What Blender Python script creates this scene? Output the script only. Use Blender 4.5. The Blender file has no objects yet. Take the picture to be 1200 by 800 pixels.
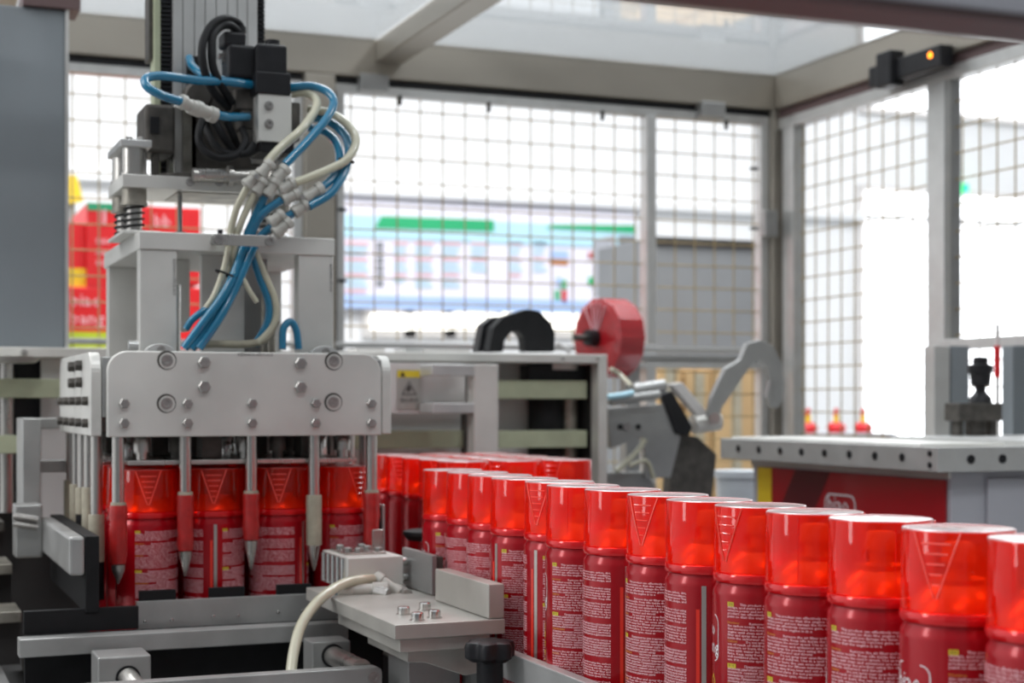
import bpy, bmesh, math, random
from mathutils import Vector, Matrix
random.seed(7)
S = bpy.context.scene
COL = S.collection
H = 1.25                                   # camera height (m)
TH = math.radians(22.07)
SN, CS = math.sin(TH), math.cos(TH)

# ---------------------------------------------------------------- camera
cd = bpy.data.cameras.new('camera'); cam = bpy.data.objects.new('camera', cd); COL.objects.link(cam)
cam.location = (0, 0, H); cam.rotation_euler = (math.radians(90), 0, -TH)
cd.sensor_width = 36; cd.lens = 36*1850/1200; cd.shift_y = 72/1200
cd.clip_start = .05; cd.clip_end = 100
cd.dof.use_dof = True; cd.dof.focus_distance = 1.2; cd.dof.aperture_fstop = 9.0
S.camera = cam
# ---------------------------------------------------------------- world, lights, exposure
w = bpy.data.worlds.new('world'); S.world = w; w.use_nodes = True
bg = w.node_tree.nodes['Background']; bg.inputs[0].default_value = (.93, .96, 1, 1); bg.inputs[1].default_value = .76
def area(name, loc, target, size, power, col=(1, 1, 1)):
    l = bpy.data.lights.new(name, 'AREA'); l.shape = 'RECTANGLE'; l.size, l.size_y = size; l.energy = power; l.color = col
    o = bpy.data.objects.new(name, l); COL.objects.link(o); o.location = loc
    o.rotation_euler = (Vector(target)-Vector(loc)).to_track_quat('-Z', 'Y').to_euler(); return o
area('hall_light', (1.4, 4.4, 4.9), (1.8, 7.9, .9), (10, 1.2), 180)
area('hall_light', (1.0, 3.6, 4.2), (.8, 3.2, 1), (5, .8), 120)
area('hall_light', (-1.6, 1.6, 2.7), (.4, 1.8, 1.1), (.5, 2.2), 20)
area('tube_light', (-.2, -.3, 3.3), (.5, 1.2, 1.0), (.4, .10), 7)
area('tube_light', (2.0, .4, 3.3), (.7, 1.2, 1.0), (.4, .10), 7)
area('tube_light', (.6, .1, 3.6), (.6, 1.2, 1.0), (.4, .10), 7)
S.view_settings.view_transform = 'Standard'; S.view_settings.look = 'None'
S.view_settings.exposure = 0.44; S.view_settings.gamma = 1; S.view_settings.use_curve_mapping = False

# ---------------------------------------------------------------- measuring helpers (a point on a real plane)
def onY(u, v, Y):
    s = (u-600)/1850; d = Y/(CS-s*SN); return Vector((d*(SN+s*CS), Y, H-(v-472)*d/1850))
def onX(u, v, X):
    s = (u-600)/1850; d = X/(SN+s*CS); return Vector((X, d*(CS-s*SN), H-(v-472)*d/1850))

# ---------------------------------------------------------------- materials
def mat(name, col, rough=.5, metal=0, var=.06, scale=40, bump=0, coat=0, emit=0, stretch=None, spec=.5, rvar=0):
    m = bpy.data.materials.new(name); m.use_nodes = True; nt = m.node_tree; n = nt.nodes; L = nt.links
    p = n['Principled BSDF']; p.inputs['Roughness'].default_value = rough; p.inputs['Metallic'].default_value = metal
    p.inputs['Coat Weight'].default_value = coat; p.inputs['Coat Roughness'].default_value = .08
    p.inputs['Specular IOR Level'].default_value = spec
    c = (*col, 1); p.inputs['Base Color'].default_value = c
    if emit: p.inputs['Emission Color'].default_value = c; p.inputs['Emission Strength'].default_value = emit
    if var or bump or rvar:
        tc = n.new('ShaderNodeTexCoord'); mp = n.new('ShaderNodeMapping'); nz = n.new('ShaderNodeTexNoise')
        if stretch: mp.inputs['Scale'].default_value = stretch
        nz.inputs['Scale'].default_value = scale; nz.inputs['Detail'].default_value = 4
        L.new(tc.outputs['Object'], mp.inputs[0]); L.new(mp.outputs[0], nz.inputs[0])
        if var:
            r = n.new('ShaderNodeMapRange'); r.inputs['From Min'].default_value = .3; r.inputs['From Max'].default_value = .7
            r.inputs['To Min'].default_value = 1-var; r.inputs['To Max'].default_value = 1+var
            mx = n.new('ShaderNodeVectorMath'); mx.operation = 'SCALE'; mx.inputs[0].default_value = col
            L.new(nz.outputs[0], r.inputs[0]); L.new(r.outputs[0], mx.inputs['Scale']); L.new(mx.outputs[0], p.inputs['Base Color'])
        if rvar:
            r2 = n.new('ShaderNodeMapRange'); r2.inputs['From Min'].default_value = .3; r2.inputs['From Max'].default_value = .7
            r2.inputs['To Min'].default_value = rough-rvar; r2.inputs['To Max'].default_value = rough+rvar
            L.new(nz.outputs[0], r2.inputs[0]); L.new(r2.outputs[0], p.inputs['Roughness'])
        if bump:
            b = n.new('ShaderNodeBump'); b.inputs['Strength'].default_value = bump; b.inputs['Distance'].default_value = .001
            L.new(nz.outputs[0], b.inputs['Height']); L.new(b.outputs[0], p.inputs['Normal'])
    return m
def clear_mat(name, tint, gloss, rough=.05, trans=(0, 0, 0), tw=0, pow_=4.2):
    """thin see-through sheet: tinted transparency, a translucent share and a Fresnel gloss"""
    m = bpy.data.materials.new(name); m.use_nodes = True; nt = m.node_tree; n = nt.nodes; L = nt.links
    for x in list(n): n.remove(x)
    out = n.new('ShaderNodeOutputMaterial'); t = n.new('ShaderNodeBsdfTransparent'); t.inputs[0].default_value = (*tint, 1)
    g = n.new('ShaderNodeBsdfGlossy'); g.inputs['Roughness'].default_value = rough
    mix = n.new('ShaderNodeMixShader'); lw = n.new('ShaderNodeLayerWeight'); lw.inputs[0].default_value = .5   # facing = 1-|cos|: Schlick, the same from both sides
    pw = n.new('ShaderNodeMath'); pw.operation = 'POWER'; pw.inputs[1].default_value = pow_; L.new(lw.outputs['Facing'], pw.inputs[0])
    fr = n.new('ShaderNodeMath'); fr.operation = 'MULTIPLY_ADD'; L.new(pw.outputs[0], fr.inputs[0]); f0 = ((gloss-1)/(gloss+1))**2
    fr.inputs[1].default_value = 1-f0; fr.inputs[2].default_value = f0
    src = t
    if tw:
        tl = n.new('ShaderNodeBsdfTranslucent'); tl.inputs[0].default_value = (*trans, 1)
        df = n.new('ShaderNodeBsdfDiffuse'); df.inputs[0].default_value = (*trans, 1)
        m0 = n.new('ShaderNodeMixShader'); m0.inputs[0].default_value = .35; L.new(tl.outputs[0], m0.inputs[1]); L.new(df.outputs[0], m0.inputs[2])
        m1 = n.new('ShaderNodeMixShader'); m1.inputs[0].default_value = tw; L.new(t.outputs[0], m1.inputs[1]); L.new(m0.outputs[0], m1.inputs[2]); src = m1
    L.new(fr.outputs[0], mix.inputs[0]); L.new(src.outputs[0], mix.inputs[1]); L.new(g.outputs[0], mix.inputs[2]); L.new(mix.outputs[0], out.inputs[0])
    return m
M = dict(
    plate=mat('satin_plate', (.67, .66, .625), .42, .35, .10, 11, .05, rvar=.06),
    alu=mat('anodised_aluminium', (.56, .56, .55), .36, .55, .05, 30, .05, rvar=.05),
    old=mat('shaded_plate', (.45, .435, .40), .42, .35, .14, 18, .08, rvar=.08), alu_dim=mat('shaded_aluminium', (.40, .40, .39), .36, .5, .12, 20, .08, rvar=.06),  # darker mottled copies; dimmer light near the bottom is put into their colour
    alu_dk=mat('grey_aluminium', (.34, .34, .335), .4, .6, .08, 20, .05),
    steel=mat('brushed_steel', (.52, .50, .47), .28, .9, .10, 25, .05, stretch=(1, 1, .15), rvar=.08),
    beam=mat('stainless_beam', (.36, .33, .285), .38, .75, .10, 6, .03, stretch=(.4, .4, 1), rvar=.06),
    chrome=mat('polished_steel', (.62, .61, .59), .18, 1, .05, 60),
    bolt=mat('bolt_steel', (.40, .385, .37), .35, .85, .12, 200, .2),
    white=mat('white_paint', (.62, .60, .585), .45, 0, .05, 9, .03),
    grime=mat('grimy_cast_metal', (.075, .068, .06), .55, .3, .35, 60, .4),
    grease=mat('greasy_steel', (.30, .28, .24), .42, .6, .35, 45, .3),
    black=mat('black_plastic', (.012, .012, .014), .42, 0, .2, 60, .1, spec=.3),
    blackm=mat('matt_black_rubber', (.009, .009, .010), .6, 0, .2, 60, .1, spec=.25),
    dark=mat('dark_interior', (.03, .028, .027), .7, 0, .3, 8),
    panel=mat('blue_grey_painted_panel', (.20, .225, .245), .5, .1, .10, 3, .04),
    green=mat('pale_green_plastic', (.42, .45, .31), .5, 0, .10, 25, .1),
    cream=mat('cream_sleeve', (.36, .33, .25), .55, 0, .14, 90, .2),
    tape=mat('red_tape', (.42, .015, .014), .4, 0, .18, 120, .5, coat=.3),
    blue=mat('blue_hose', (.008, .17, .31), .18, 0, .08, 20, 0, coat=.6),
    chose=mat('clear_cream_hose', (.52, .50, .38), .22, 0, .10, 30, 0, coat=.6),
    fit=mat('grey_fitting_plastic', (.46, .45, .41), .4, 0, .08, 60, .1),
    can=mat('red_can_lacquer', (.40, .003, .010), .24, .2, .05, 12, 0, coat=.3, spec=.35),
    cantop=mat('red_can_shoulder', (.72, .006, .010), .14, .25, .05, 12, 0, coat=.5),
    dome=mat('bare_tin_dome', (.85, .80, .74), .3, .5, .03, 30),
    nozzle=mat('white_nozzle', (.85, .8, .75), .4, 0, .03, 30),
    print_w=mat('pale_print', (.86, .52, .56), .5, 0, 0), print_w2=mat('white_print', (.85, .82, .84), .5, 0, 0),
    print_y=mat('yellow_print', (.72, .55, .03), .5, 0, 0), print_o=mat('orange_print', (.62, .20, .02), .5, 0, 0),
    print_k=mat('black_print', (.015, .013, .013), .5, 0, 0), print_r=mat('bright_red_print', (.85, .03, .01), .4, 0, 0, coat=.4),
    print_s=mat('silver_print', (.55, .52, .48), .3, .7, 0), print_g=mat('grey_print', (.2, .19, .18), .6, 0, 0),
    reel=mat('red_film', (.40, .012, .018), .25, 0, .22, 30, .2, coat=.5, stretch=(.3, 2, 2)),
    wire=mat('yellowed_wire', (.36, .27, .13), .5, .2, .15, 30), wire_g=mat('grey_wire', (.30, .29, .27), .5, .3, .15, 30),
    hallw=mat('white_hall_wall', (.86, .87, .88), .6, 0, .02, 1), floor=mat('grey_epoxy_floor', (.35, .36, .36), .35, 0, .1, 2),
    ban=mat('banner_lilac', (.84, .82, .93), .5, 0, .02, 2), bang=mat('banner_green', (.02, .42, .17), .5, 0, .05, 3),
    banc=mat('banner_cyan', (.50, .78, .90), .5, 0, .05, 3), banb=mat('banner_blue', (.42, .58, .90), .5, 0, .05, 3),
    card=mat('cardboard', (.50, .34, .17), .7, 0, .12, 6), rcard=mat('red_carton', (.66, .012, .016), .45, 0, .08, 5),
    lime=mat('lime_carton', (.42, .55, .03), .5, 0, .1, 8), grn=mat('green_carton', (.02, .28, .13), .5, 0, .1, 8),
    grey=mat('grey_board', (.20, .21, .22), .6, 0, .06, 4), amber=mat('amber_lamp', (1, .25, .01), .4, 0, 0, emit=3),
    exitg=mat('green_sign_light', (.02, .8, .3), .4, 0, 0, emit=1.2), glow=mat('daylit_window', (.95, .97, 1), .4, 0, 0, emit=2.6),
    glow2=mat('low_window', (1, .98, .90), .4, 0, 0, emit=1.3), maroon=mat('maroon_print', (.10, .008, .012), .4, 0, .1, 5),
    sign=mat('red_sign', (.36, .008, .014), .35, 0, .06, 5, coat=.3), skin=mat('yellow_sign', (.75, .52, .02), .5, 0, .05, 5),
    cab=mat('grey_white_cabinet', (.42, .42, .46), .4, 0, .05, 5), tub=mat('translucent_white_tub', (.62, .66, .70), .4, 0, .06, 8),
    brown=mat('dull_brown_rail', (.13, .085, .085), .5, .3, .08, 8), magenta=mat('magenta_print', (.5, .1, .1), .5, 0, 0),
)
M['cap'] = clear_mat('clear_red_cap', (1.0, .17, .04), 1.45, .06, (1.0, .050, .012), .32)
M['ridge'] = mat('moulded_ridge_glint', (.92, .09, .06), .12, 0, 0, coat=.9)  # paler opaque red paints the glint along the cap ridges
M['captop'] = clear_mat('red_cap_top_sheen', (1.0, .10, .06), 1.75, .22, (1.0, .42, .42), .65, 2.2)  # pink in the colour stands for the bright wall reflected on cap tops
M['acrylic'] = clear_mat('clear_acrylic', (.95, .97, .98), 1.45, .03)

# ---------------------------------------------------------------- building helpers
ORI = {}
def worldori(o): return ORI.get(o.name, Vector((0, 0, 0)))
def tag(o, label, cat, group=None, kind=None):
    if label: o['label'] = label
    if cat: o['category'] = cat
    if group: o['group'] = group
    if kind: o['kind'] = kind
    return o
def thing(name, loc, label, cat, group=None):
    o = bpy.data.objects.new(name, None); o.empty_display_size = .02; COL.objects.link(o); o.location = loc; ORI[o.name] = Vector(loc)
    return tag(o, label, cat, group)
def obj(name, bm, m, parent=None, smooth=None, loc=None, bevel=0, label=None):
    """links a bmesh given in world coordinates as ONE object"""
    bmesh.ops.recalc_face_normals(bm, faces=bm.faces) if smooth != 'raw' else None
    if parent is not None: base = worldori(parent); lo = Vector((0, 0, 0))
    else:
        if loc is None:
            xs = [v.co.x for v in bm.verts]; ys = [v.co.y for v in bm.verts]; zs = [v.co.z for v in bm.verts]
            loc = ((min(xs)+max(xs))/2, (min(ys)+max(ys))/2, min(zs))
        base = Vector(loc); lo = base
    for v in bm.verts: v.co -= base
    me = bpy.data.meshes.new(name); bm.to_mesh(me); bm.free()
    ms = m if isinstance(m, (list, tuple)) else [m]
    for k in ms: me.materials.append(M[k] if isinstance(k, str) else k)
    if smooth:
        me.polygons.foreach_set('use_smooth', [True]*len(me.polygons))
        try: me.set_sharp_from_angle(angle=math.radians(38))
        except Exception: pass
    o = bpy.data.objects.new(name, me); COL.objects.link(o); o.location = lo; o.parent = parent; ORI[o.name] = base
    if bevel:
        b = o.modifiers.new('bevel', 'BEVEL'); b.width = bevel; b.segments = 2; b.limit_method = 'ANGLE'
    if label: o['label'] = label
    return o
def BM(): return bmesh.new()
def a_box(bm, x0, x1, y0, y1, z0, z1, mi=0):
    vs = [bm.verts.new(p) for p in ((x0, y0, z0), (x1, y0, z0), (x1, y1, z0), (x0, y1, z0), (x0, y0, z1), (x1, y0, z1), (x1, y1, z1), (x0, y1, z1))]
    for f in ((3, 2, 1, 0), (4, 5, 6, 7), (0, 1, 5, 4), (1, 2, 6, 5), (2, 3, 7, 6), (3, 0, 4, 7)):
        fc = bm.faces.new([vs[i] for i in f]); fc.material_index = mi
    return bm
def a_obox(bm, p0, p1, wd, ht, up=Vector((0, 0, 1))):
    p0, p1 = Vector(p0), Vector(p1); d = (p1-p0).normalized(); s = d.cross(up).normalized(); u = s.cross(d).normalized()
    vs = [bm.verts.new(p+s*a*wd/2+u*b*ht/2) for p in (p0, p1) for a, b in ((-1, -1), (1, -1), (1, 1), (-1, 1))]
    for f in ((0, 1, 2, 3), (7, 6, 5, 4), (0, 4, 5, 1), (1, 5, 6, 2), (2, 6, 7, 3), (3, 7, 4, 0)): bm.faces.new([vs[i] for i in f])
    return bm
def frame(p0, p1):
    d = (Vector(p1)-Vector(p0)); L = d.length; d.normalize()
    a = Vector((0, 0, 1)) if abs(d.z) < .9 else Vector((1, 0, 0)); s = d.cross(a).normalized(); return d, s, d.cross(s), L
def a_lathe(bm, p0, p1, prof, seg=16, mi=0, close=True):
    """prof = [(t along 0..1 or metres, r)] with t in metres from p0"""
    d, s, u, L = frame(p0, p1); p0 = Vector(p0); rings = []
    for t, r in prof:
        rings.append([bm.verts.new(p0+d*t+(s*math.cos(2*math.pi*k/seg)+u*math.sin(2*math.pi*k/seg))*max(r, 1e-5)) for k in range(seg)])
    for a, b in zip(rings, rings[1:]):
        for k in range(seg):
            f = bm.faces.new((a[k], a[(k+1) % seg], b[(k+1) % seg], b[k])); f.material_index = mi
    if close:
        bm.faces.new(rings[0][::-1]).material_index = mi; bm.faces.new(rings[-1]).material_index = mi
    return bm
def a_cyl(bm, p0, p1, r, seg=16, r2=None, mi=0):
    return a_lathe(bm, p0, p1, [(0, r), ((Vector(p1)-Vector(p0)).length, r if r2 is None else r2)], seg, mi)
def catmull(pts, n=8):
    P = [Vector(p) for p in pts]; P = [P[0]*2-P[1]]+P+[P[-1]*2-P[-2]]; out = []
    for i in range(1, len(P)-2):
        for k in range(n):
            t = k/n; a, b, c, d = P[i-1:i+3]
            out.append(.5*((2*b)+(c-a)*t+(2*a-5*b+4*c-d)*t*t+(3*b-a-3*c+d)*t**3))
    out.append(P[-2]); return out
def a_tube(bm, pts, r, seg=10, smooth_n=8):
    pts = catmull(pts, smooth_n) if smooth_n > 1 else [Vector(p) for p in pts]; rings = []; u = None
    for i, p in enumerate(pts):
        d = (pts[min(i+1, len(pts)-1)]-pts[max(i-1, 0)]).normalized()
        if u is None: u = d.orthogonal().normalized()
        else: u = (u-d*u.dot(d)).normalized()
        v = d.cross(u); rings.append([bm.verts.new(p+(u*math.cos(2*math.pi*k/seg)+v*math.sin(2*math.pi*k/seg))*r) for k in range(seg)])
    for a, b in zip(rings, rings[1:]):
        for k in range(seg): bm.faces.new((a[k], a[(k+1) % seg], b[(k+1) % seg], b[k]))
    bm.faces.new(rings[0][::-1]); bm.faces.new(rings[-1]); return bm
def a_prism(bm, out, ext):
    """outline of 3D points extruded by vector ext"""
    e = Vector(ext); a = [bm.verts.new(Vector(p)) for p in out]; b = [bm.verts.new(Vector(p)+e) for p in out]; n = len(a)
    bm.faces.new(a[::-1]); bm.faces.new(b)
    for k in range(n): bm.faces.new((a[k], a[(k+1) % n], b[(k+1) % n], b[k]))
    return bm
def box(name, m, x0, x1, y0, y1, z0, z1, parent=None, bevel=.0008, label=None):
    return obj(name, a_box(BM(), x0, x1, y0, y1, z0, z1), m, parent, bevel=bevel, label=label)
def obox(name, m, p0, p1, wd, ht, parent=None, bevel=.001, label=None, up=(0, 0, 1)):
    return obj(name, a_obox(BM(), p0, p1, wd, ht, Vector(up)), m, parent, bevel=bevel, label=label)
def cyl(name, m, p0, p1, r, parent=None, seg=20, r2=None, label=None):
    return obj(name, a_cyl(BM(), p0, p1, r, seg, r2), m, parent, True, label=label)
def lathe(name, m, p0, p1, prof, parent=None, seg=20, label=None):
    return obj(name, a_lathe(BM(), p0, p1, prof, seg), m, parent, True, label=label)
def tube(name, m, pts, r, parent=None, seg=10, label=None, n=8):
    return obj(name, a_tube(BM(), pts, r, seg, n), m, parent, True, label=label)
def hexbolt(parent, p, d, r=.007, h=.005, m='bolt', name='bolt'):
    d = Vector(d).normalized(); p = Vector(p)
    bm = a_lathe(BM(), p-d*.002, p+d, [(0, r*1.02), (h*.8+.002, r*1.02), (h+.002, r*.86)], 6)
    return obj(name, bm, m, parent)
def capscrew(parent, p, d, r=.006, h=.005, m='bolt', name='screw'):
    d = Vector(d).normalized(); p = Vector(p); bm = BM()
    a_lathe(bm, p-d*.001, p+d, [(0, r), (h+.001, r), (h+.001, r*.55), (h*.45+.001, r*.5)], 12)
    return obj(name, bm, m, parent, True)
def textmesh(body, size, spacing=1.0, align='LEFT', res=1, off=0):
    cu = bpy.data.curves.new('t', 'FONT'); cu.body = body; cu.size = size; cu.space_line = spacing; cu.align_x = align; cu.resolution_u = res; cu.offset = off
    o = bpy.data.objects.new('t', cu); COL.objects.link(o); bpy.context.view_layer.update()
    me = bpy.data.meshes.new_from_object(o.evaluated_get(bpy.context.evaluated_depsgraph_get()))
    bpy.data.objects.remove(o); bpy.data.curves.remove(cu); return me
def text_bm(body, size, X, Y, O, **k):
    """text laid with its baseline along X, up along Y from O (world)"""
    me = textmesh(body, size, **k); bm = BM(); bm.from_mesh(me); bpy.data.meshes.remove(me)
    X, Y, O = Vector(X), Vector(Y), Vector(O)
    for v in bm.verts: v.co = O+X*v.co.x+Y*v.co.y
    return bm
def text(name, m, body, size, X, Y, O, parent, label=None, **k):
    return obj(name, text_bm(body, size, X, Y, O, **k), m, parent, 'raw' and None, label=label)

# ================================================================ THE HALL
def struct(name, m, x0, x1, y0, y1, z0, z1): o = box(name, m, x0, x1, y0, y1, z0, z1, bevel=0); o['kind'] = 'structure'; return o
struct('floor', 'floor', -5, 9, -2, 8, -.1, 0)
struct('wall_back', 'hallw', -5, 9, 8, 8.15, 0, 5)
struct('wall_right', 'hallw', 9, 9.15, -2, 8, 0, 5)
struct('wall_front_blocker', 'grey', -5, 9, -2.2, -2, 0, 5)  # unseen grey wall added behind the camera to cut light from there
struct('wall_left', 'hallw', -5.15, -5, -2, 8, 0, 5)
def pane(n, u0, v0, u1, v1, m, Y=7.97):
    a = onY(u0, v1, Y); b = onY(u1, v0, Y)
    bm = BM(); t = .04
    o = box('window_%d' % n, M['white'], a.x-t, b.x+t, Y, Y+.03, a.z-t, b.z+t, bevel=0)
    o['kind'] = 'structure'; box('pane', m, a.x, b.x, Y-.02, Y+.01, a.z, b.z, o, bevel=0)
pane(1, 1014, 241, 1300, 640, 'glow'); pane(2, 1014, 45, 1300, 124, 'glow')
for i, (u0, u1) in enumerate(((434, 479), (482, 526), (529, 585), (588, 680))): pane(3+i, u0, 368, u1, 386, 'glow2')
tr = onY(300, 215, 7.9)
o = box('trim_1', 'hallw', tr.x-3, tr.x+8, 7.93, 8, tr.z-.02, tr.z+.02, bevel=0); o['kind'] = 'structure'

# ================================================================ THE SAFETY ENCLOSURE
BZ0, BZ1 = H+.666, H+.746
XR = 1.9
en = thing('safety_enclosure', (1.0, 3.14, 0), 'stainless guard enclosure with wire mesh bays and clear roof around the machine', 'guard')
box('beam', 'beam', -.5, XR+.08, 3.1, 3.18, BZ0, BZ1, en, .003)
box('beam', 'beam', XR, XR+.08, .4, 3.1, BZ0, BZ1, en, .003)
box('beam', 'beam', .955, 1.012, .4, 3.1, BZ0+.03, BZ1-.003, en, .003)
box('beam', 'beam', .17, .235, .4, 3.1, BZ0+.03, BZ1-.003, en, .003)
box('post', 'beam', XR-.005, XR+.075, 3.1, 3.17, 0, BZ0, en, .004)
box('post', 'beam', .807, .872, 3.1, 3.17, 0, BZ0, en, .004)
box('post', 'beam', -.5, -.43, 3.1, 3.17, 0, BZ0, en, .004)
box('post', 'beam', XR, XR+.07, .4, .47, 0, BZ0, en, .004)
box('gantry_beam', 'alu', -.45, XR, 1.95, 2.05, H+.58, H+.66, en, .003)
# foreground rail of the front door frame, close to the lens
box('door_rail', 'brown', -.7, 1.2, .436, .462, H+.1303, H+.165, en, .002, label='dull brown-grey rail of the front door frame')
box('post', 'alu_dk', -.75, -.7, .42, .47, 0, BZ1, en, .003); box('post', 'alu_dk', 1.2, 1.25, .42, .47, 0, BZ1, en, .003)
box('door_rail', 'beam', -.75, XR, .40, .46, BZ0+.03, BZ1, en, .003)
box('door_rail_lit_face', 'cab', -.7, 1.2, .4335, .4358, H+.1330, H+.172, en, .0005)  # paler sheet paints the light falling on the rail front
# clear roof sheets
for x0, x1 in ((.24, .95), (1.017, XR)):
    box('roof_panel', 'acrylic', x0, x1, .47, 3.1, BZ1-.008, BZ1-.003, en, 0, label='clear acrylic roof sheet')
# bay frames
def rail(m, *a, nm='rail'): return box(nm, m, *a, en, .0015)
def mesh_Y(x0, x1, z0, z1, Y, m, ox=0, oz=0, st=.05):
    bm = BM(); x = x0+ox
    while x < x1: a_cyl(bm, (x, Y, z0), (x, Y, z1), .0016, 5); x += st
    z = z0+oz
    while z < z1: a_cyl(bm, (x0, Y+.003, z), (x1, Y+.003, z), .0016, 5); z += st
    o = obj('wire_mesh', bm, m, en, True); o['kind'] = 'stuff'; return o
def mesh_X(y0, y1, z0, z1, X, m, st=.05):
    bm = BM(); y = y0+.02
    while y < y1: a_cyl(bm, (X, y, z0), (X, y, z1), .0016, 5); y += st
    z = z0+.03
    while z < z1: a_cyl(bm, (X+.003, y0, z), (X+.003, y1, z), .0016, 5); z += st
    o = obj('wire_mesh', bm, m, en, True); o['kind'] = 'stuff'; return o
def bay_Y(x0, x1, zmid, Y=3.115):
    rail('black', x0, x1, Y, Y+.03, BZ0-.014, BZ0, nm='gasket'); rail('alu', x0, x1, Y, Y+.03, BZ0-.032, BZ0-.014)
    rail('black', x0, x0+.006, Y, Y+.03, 0.1, BZ0-.032, nm='gasket'); rail('alu', x0+.006, x0+.022, Y, Y+.03, .1, BZ0-.032)
    rail('alu', x1-.02, x1, Y, Y+.03, .1, BZ0-.032)
bay_Y(-.43, .807, 0); bay_Y(.872, XR-.005, 0)
mesh_Y(-.41, .79, .15, BZ0-.03, 3.13, 'wire', .017, .045)
mesh_Y(.89, XR-.02, H+.13, BZ0-.03, 3.13, 'wire', .022, .028)
mesh_Y(.89, XR-.02, .15, H+.08, 3.13, 'wire', .022, .02)
p0 = onY(757, 0, 3.11).x; p1 = onY(768, 0, 3.11).x
rail('alu', p0, p1, 3.105, 3.14, H+.13, BZ0-.032)
for z0, z1, m in ((H+.113, H+.124, 'alu'), (H+.094, H+.106, 'alu_dk'), (H+.077, H+.088, 'alu')):
    rail(m, -.41, XR-.02, 3.105, 3.14, z0, z1)
rail('alu', p0, XR-.02, 3.11, 3.14, H+.088, H+.094); rail('alu', p0, p1, 3.105, 3.14, .15, H+.077)
for u in (468, 572, 705, 850): # hooks that hold the mesh
    q = onY(u, 100, 3.12); box('mesh_hook', 'blackm', q.x-.003, q.x+.003, 3.112, 3.12, BZ0-.05, BZ0-.03, en, 0)
for u, v in ((402, 246), (402, 329), (884, 198), (884, 268)):
    q = onY(u, v, 3.12); box('mesh_hook', 'blackm', q.x-.012, q.x+.006, 3.112, 3.12, q.z-.003, q.z+.003, en, 0)
for u in (437, 833):
    q = onY(u, 95, 3.1); box('hinge', 'alu_dk', q.x-.03, q.x+.03, 3.085, 3.12, BZ0-.03, BZ0+.004, en, .002)
q = onY(899, 262, 3.09); box('door_latch', 'alu_dk', q.x-.014, q.x+.02, 3.075, 3.10, q.z-.03, q.z+.03, en, .003)
# right-hand bays
ya = onX(1080, 0, XR).y; yb = onX(1103, 0, XR).y
def rx(m, y0, y1, z0, z1, nm='rail', x0=XR+.012, x1=XR+.045): return box(nm, m, x0, x1, y0, y1, z0, z1, en, .0015)
rx('brown', .47, 3.1, BZ0-.02, BZ0, 'gasket'); rx('alu', .47, 3.1, BZ0-.045, BZ0-.02)
rx('alu', 3.04, 3.085, .1, BZ0-.045); rx('alu', ya-.055, ya, .1, BZ0-.045); rx('alu', yb-.0, ya-.062, .1, BZ0-.045)
rx('alu_dk', ya-.063, ya-.054, .1, BZ0-.045, 'gasket', XR+.02)
mesh_X(ya, 3.05, .15, BZ0-.04, XR+.03, 'wire'); mesh_X(.5, yb, .15, BZ0-.04, XR+.03, 'wire')
q = onX(1104, 404, XR); rx('alu', 1.2, q.y, q.z-.010, q.z+.010, 'rail', XR-.01)
# door switch with its small amber lamp
q = onX(1030, 90, XR-.02); q2 = onX(1108, 62, XR-.02); sw = (q.z+q2.z)/2
s1 = thing('door_switch', (XR-.02, (q.y+q2.y)/2, BZ0-.02), 'black door safety switch with amber lamp under the right roof beam', 'switch')
box('switch_body', 'black', XR-.032, XR-.001, q2.y, q.y+.02, BZ0-.03, BZ0+.012, s1, .003)
box('latch_block', 'black', XR-.045, XR-.01, q2.y+.14, q2.y+.19, BZ0-.04, BZ0+.03, s1, .004)
cyl('amber_lamp', 'amber', (XR-.033, q2.y+.03, BZ0-.004), (XR-.028, q2.y+.03, BZ0-.004), .006, s1)

# ================================================================ THE SPRAY CANS
R = .0325; CH = .225                          # radius and height
BELT = H-.070-CH
def wrap(bm, r, phi0, z0):
    """flat x,y to the cylinder: x is arc length from angle phi0, y is height from z0; angles run to the right seen from outside"""
    for v in bm.verts:
        a = phi0+v.co.x/R; x, y, rr = v.co.x, v.co.y, r+v.co.z
        v.co = Vector((rr*math.sin(a), -rr*math.cos(a), z0+y))
    return bm
def raw(name, bm, m, smooth=False):
    me = bpy.data.meshes.new(name); bm.to_mesh(me); bm.free(); me.materials.append(M[m])
    if smooth:
        me.polygons.foreach_set('use_smooth', [True]*len(me.polygons)); me.set_sharp_from_angle(angle=math.radians(40))
    return me
Z0 = Vector((0, 0, 0)); Z1 = Vector((0, 0, 1))
prof = [(0, .028), (.001, .031), (.003, .0325), (.006, .0318), (.009, .0322), (.165, .0322), (.169, .0318), (.172, .0300), (.1735, .0300)]
me_body = raw('can_body', a_lathe(BM(), Z0, Z1, prof, 48), 'can', True)
me_ring = raw('shoulder_ring', a_lathe(BM(), Z0, Z1, [(.1735, .0300), (.1745, .0318), (.1775, .0326), (.1800, .0316), (.1808, .0300), (.1815, .028), (.1808, .024)], 48), 'cantop', True)
me_dome = raw('tin_dome', a_lathe(BM(), Z0, Z1, [(.1795, .0285), (.182, .0275), (.188, .0235), (.193, .0175), (.1945, .0150), (.1975, .0150), (.1975, .010)], 32), 'dome', True)
bmn = a_lathe(BM(), Z0, Z1, [(.1975, .0065), (.206, .0065), (.2065, .0095), (.216, .0088), (.2175, .0075)], 20)
me_noz = raw('spray_nozzle', bmn, 'nozzle', True)
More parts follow.
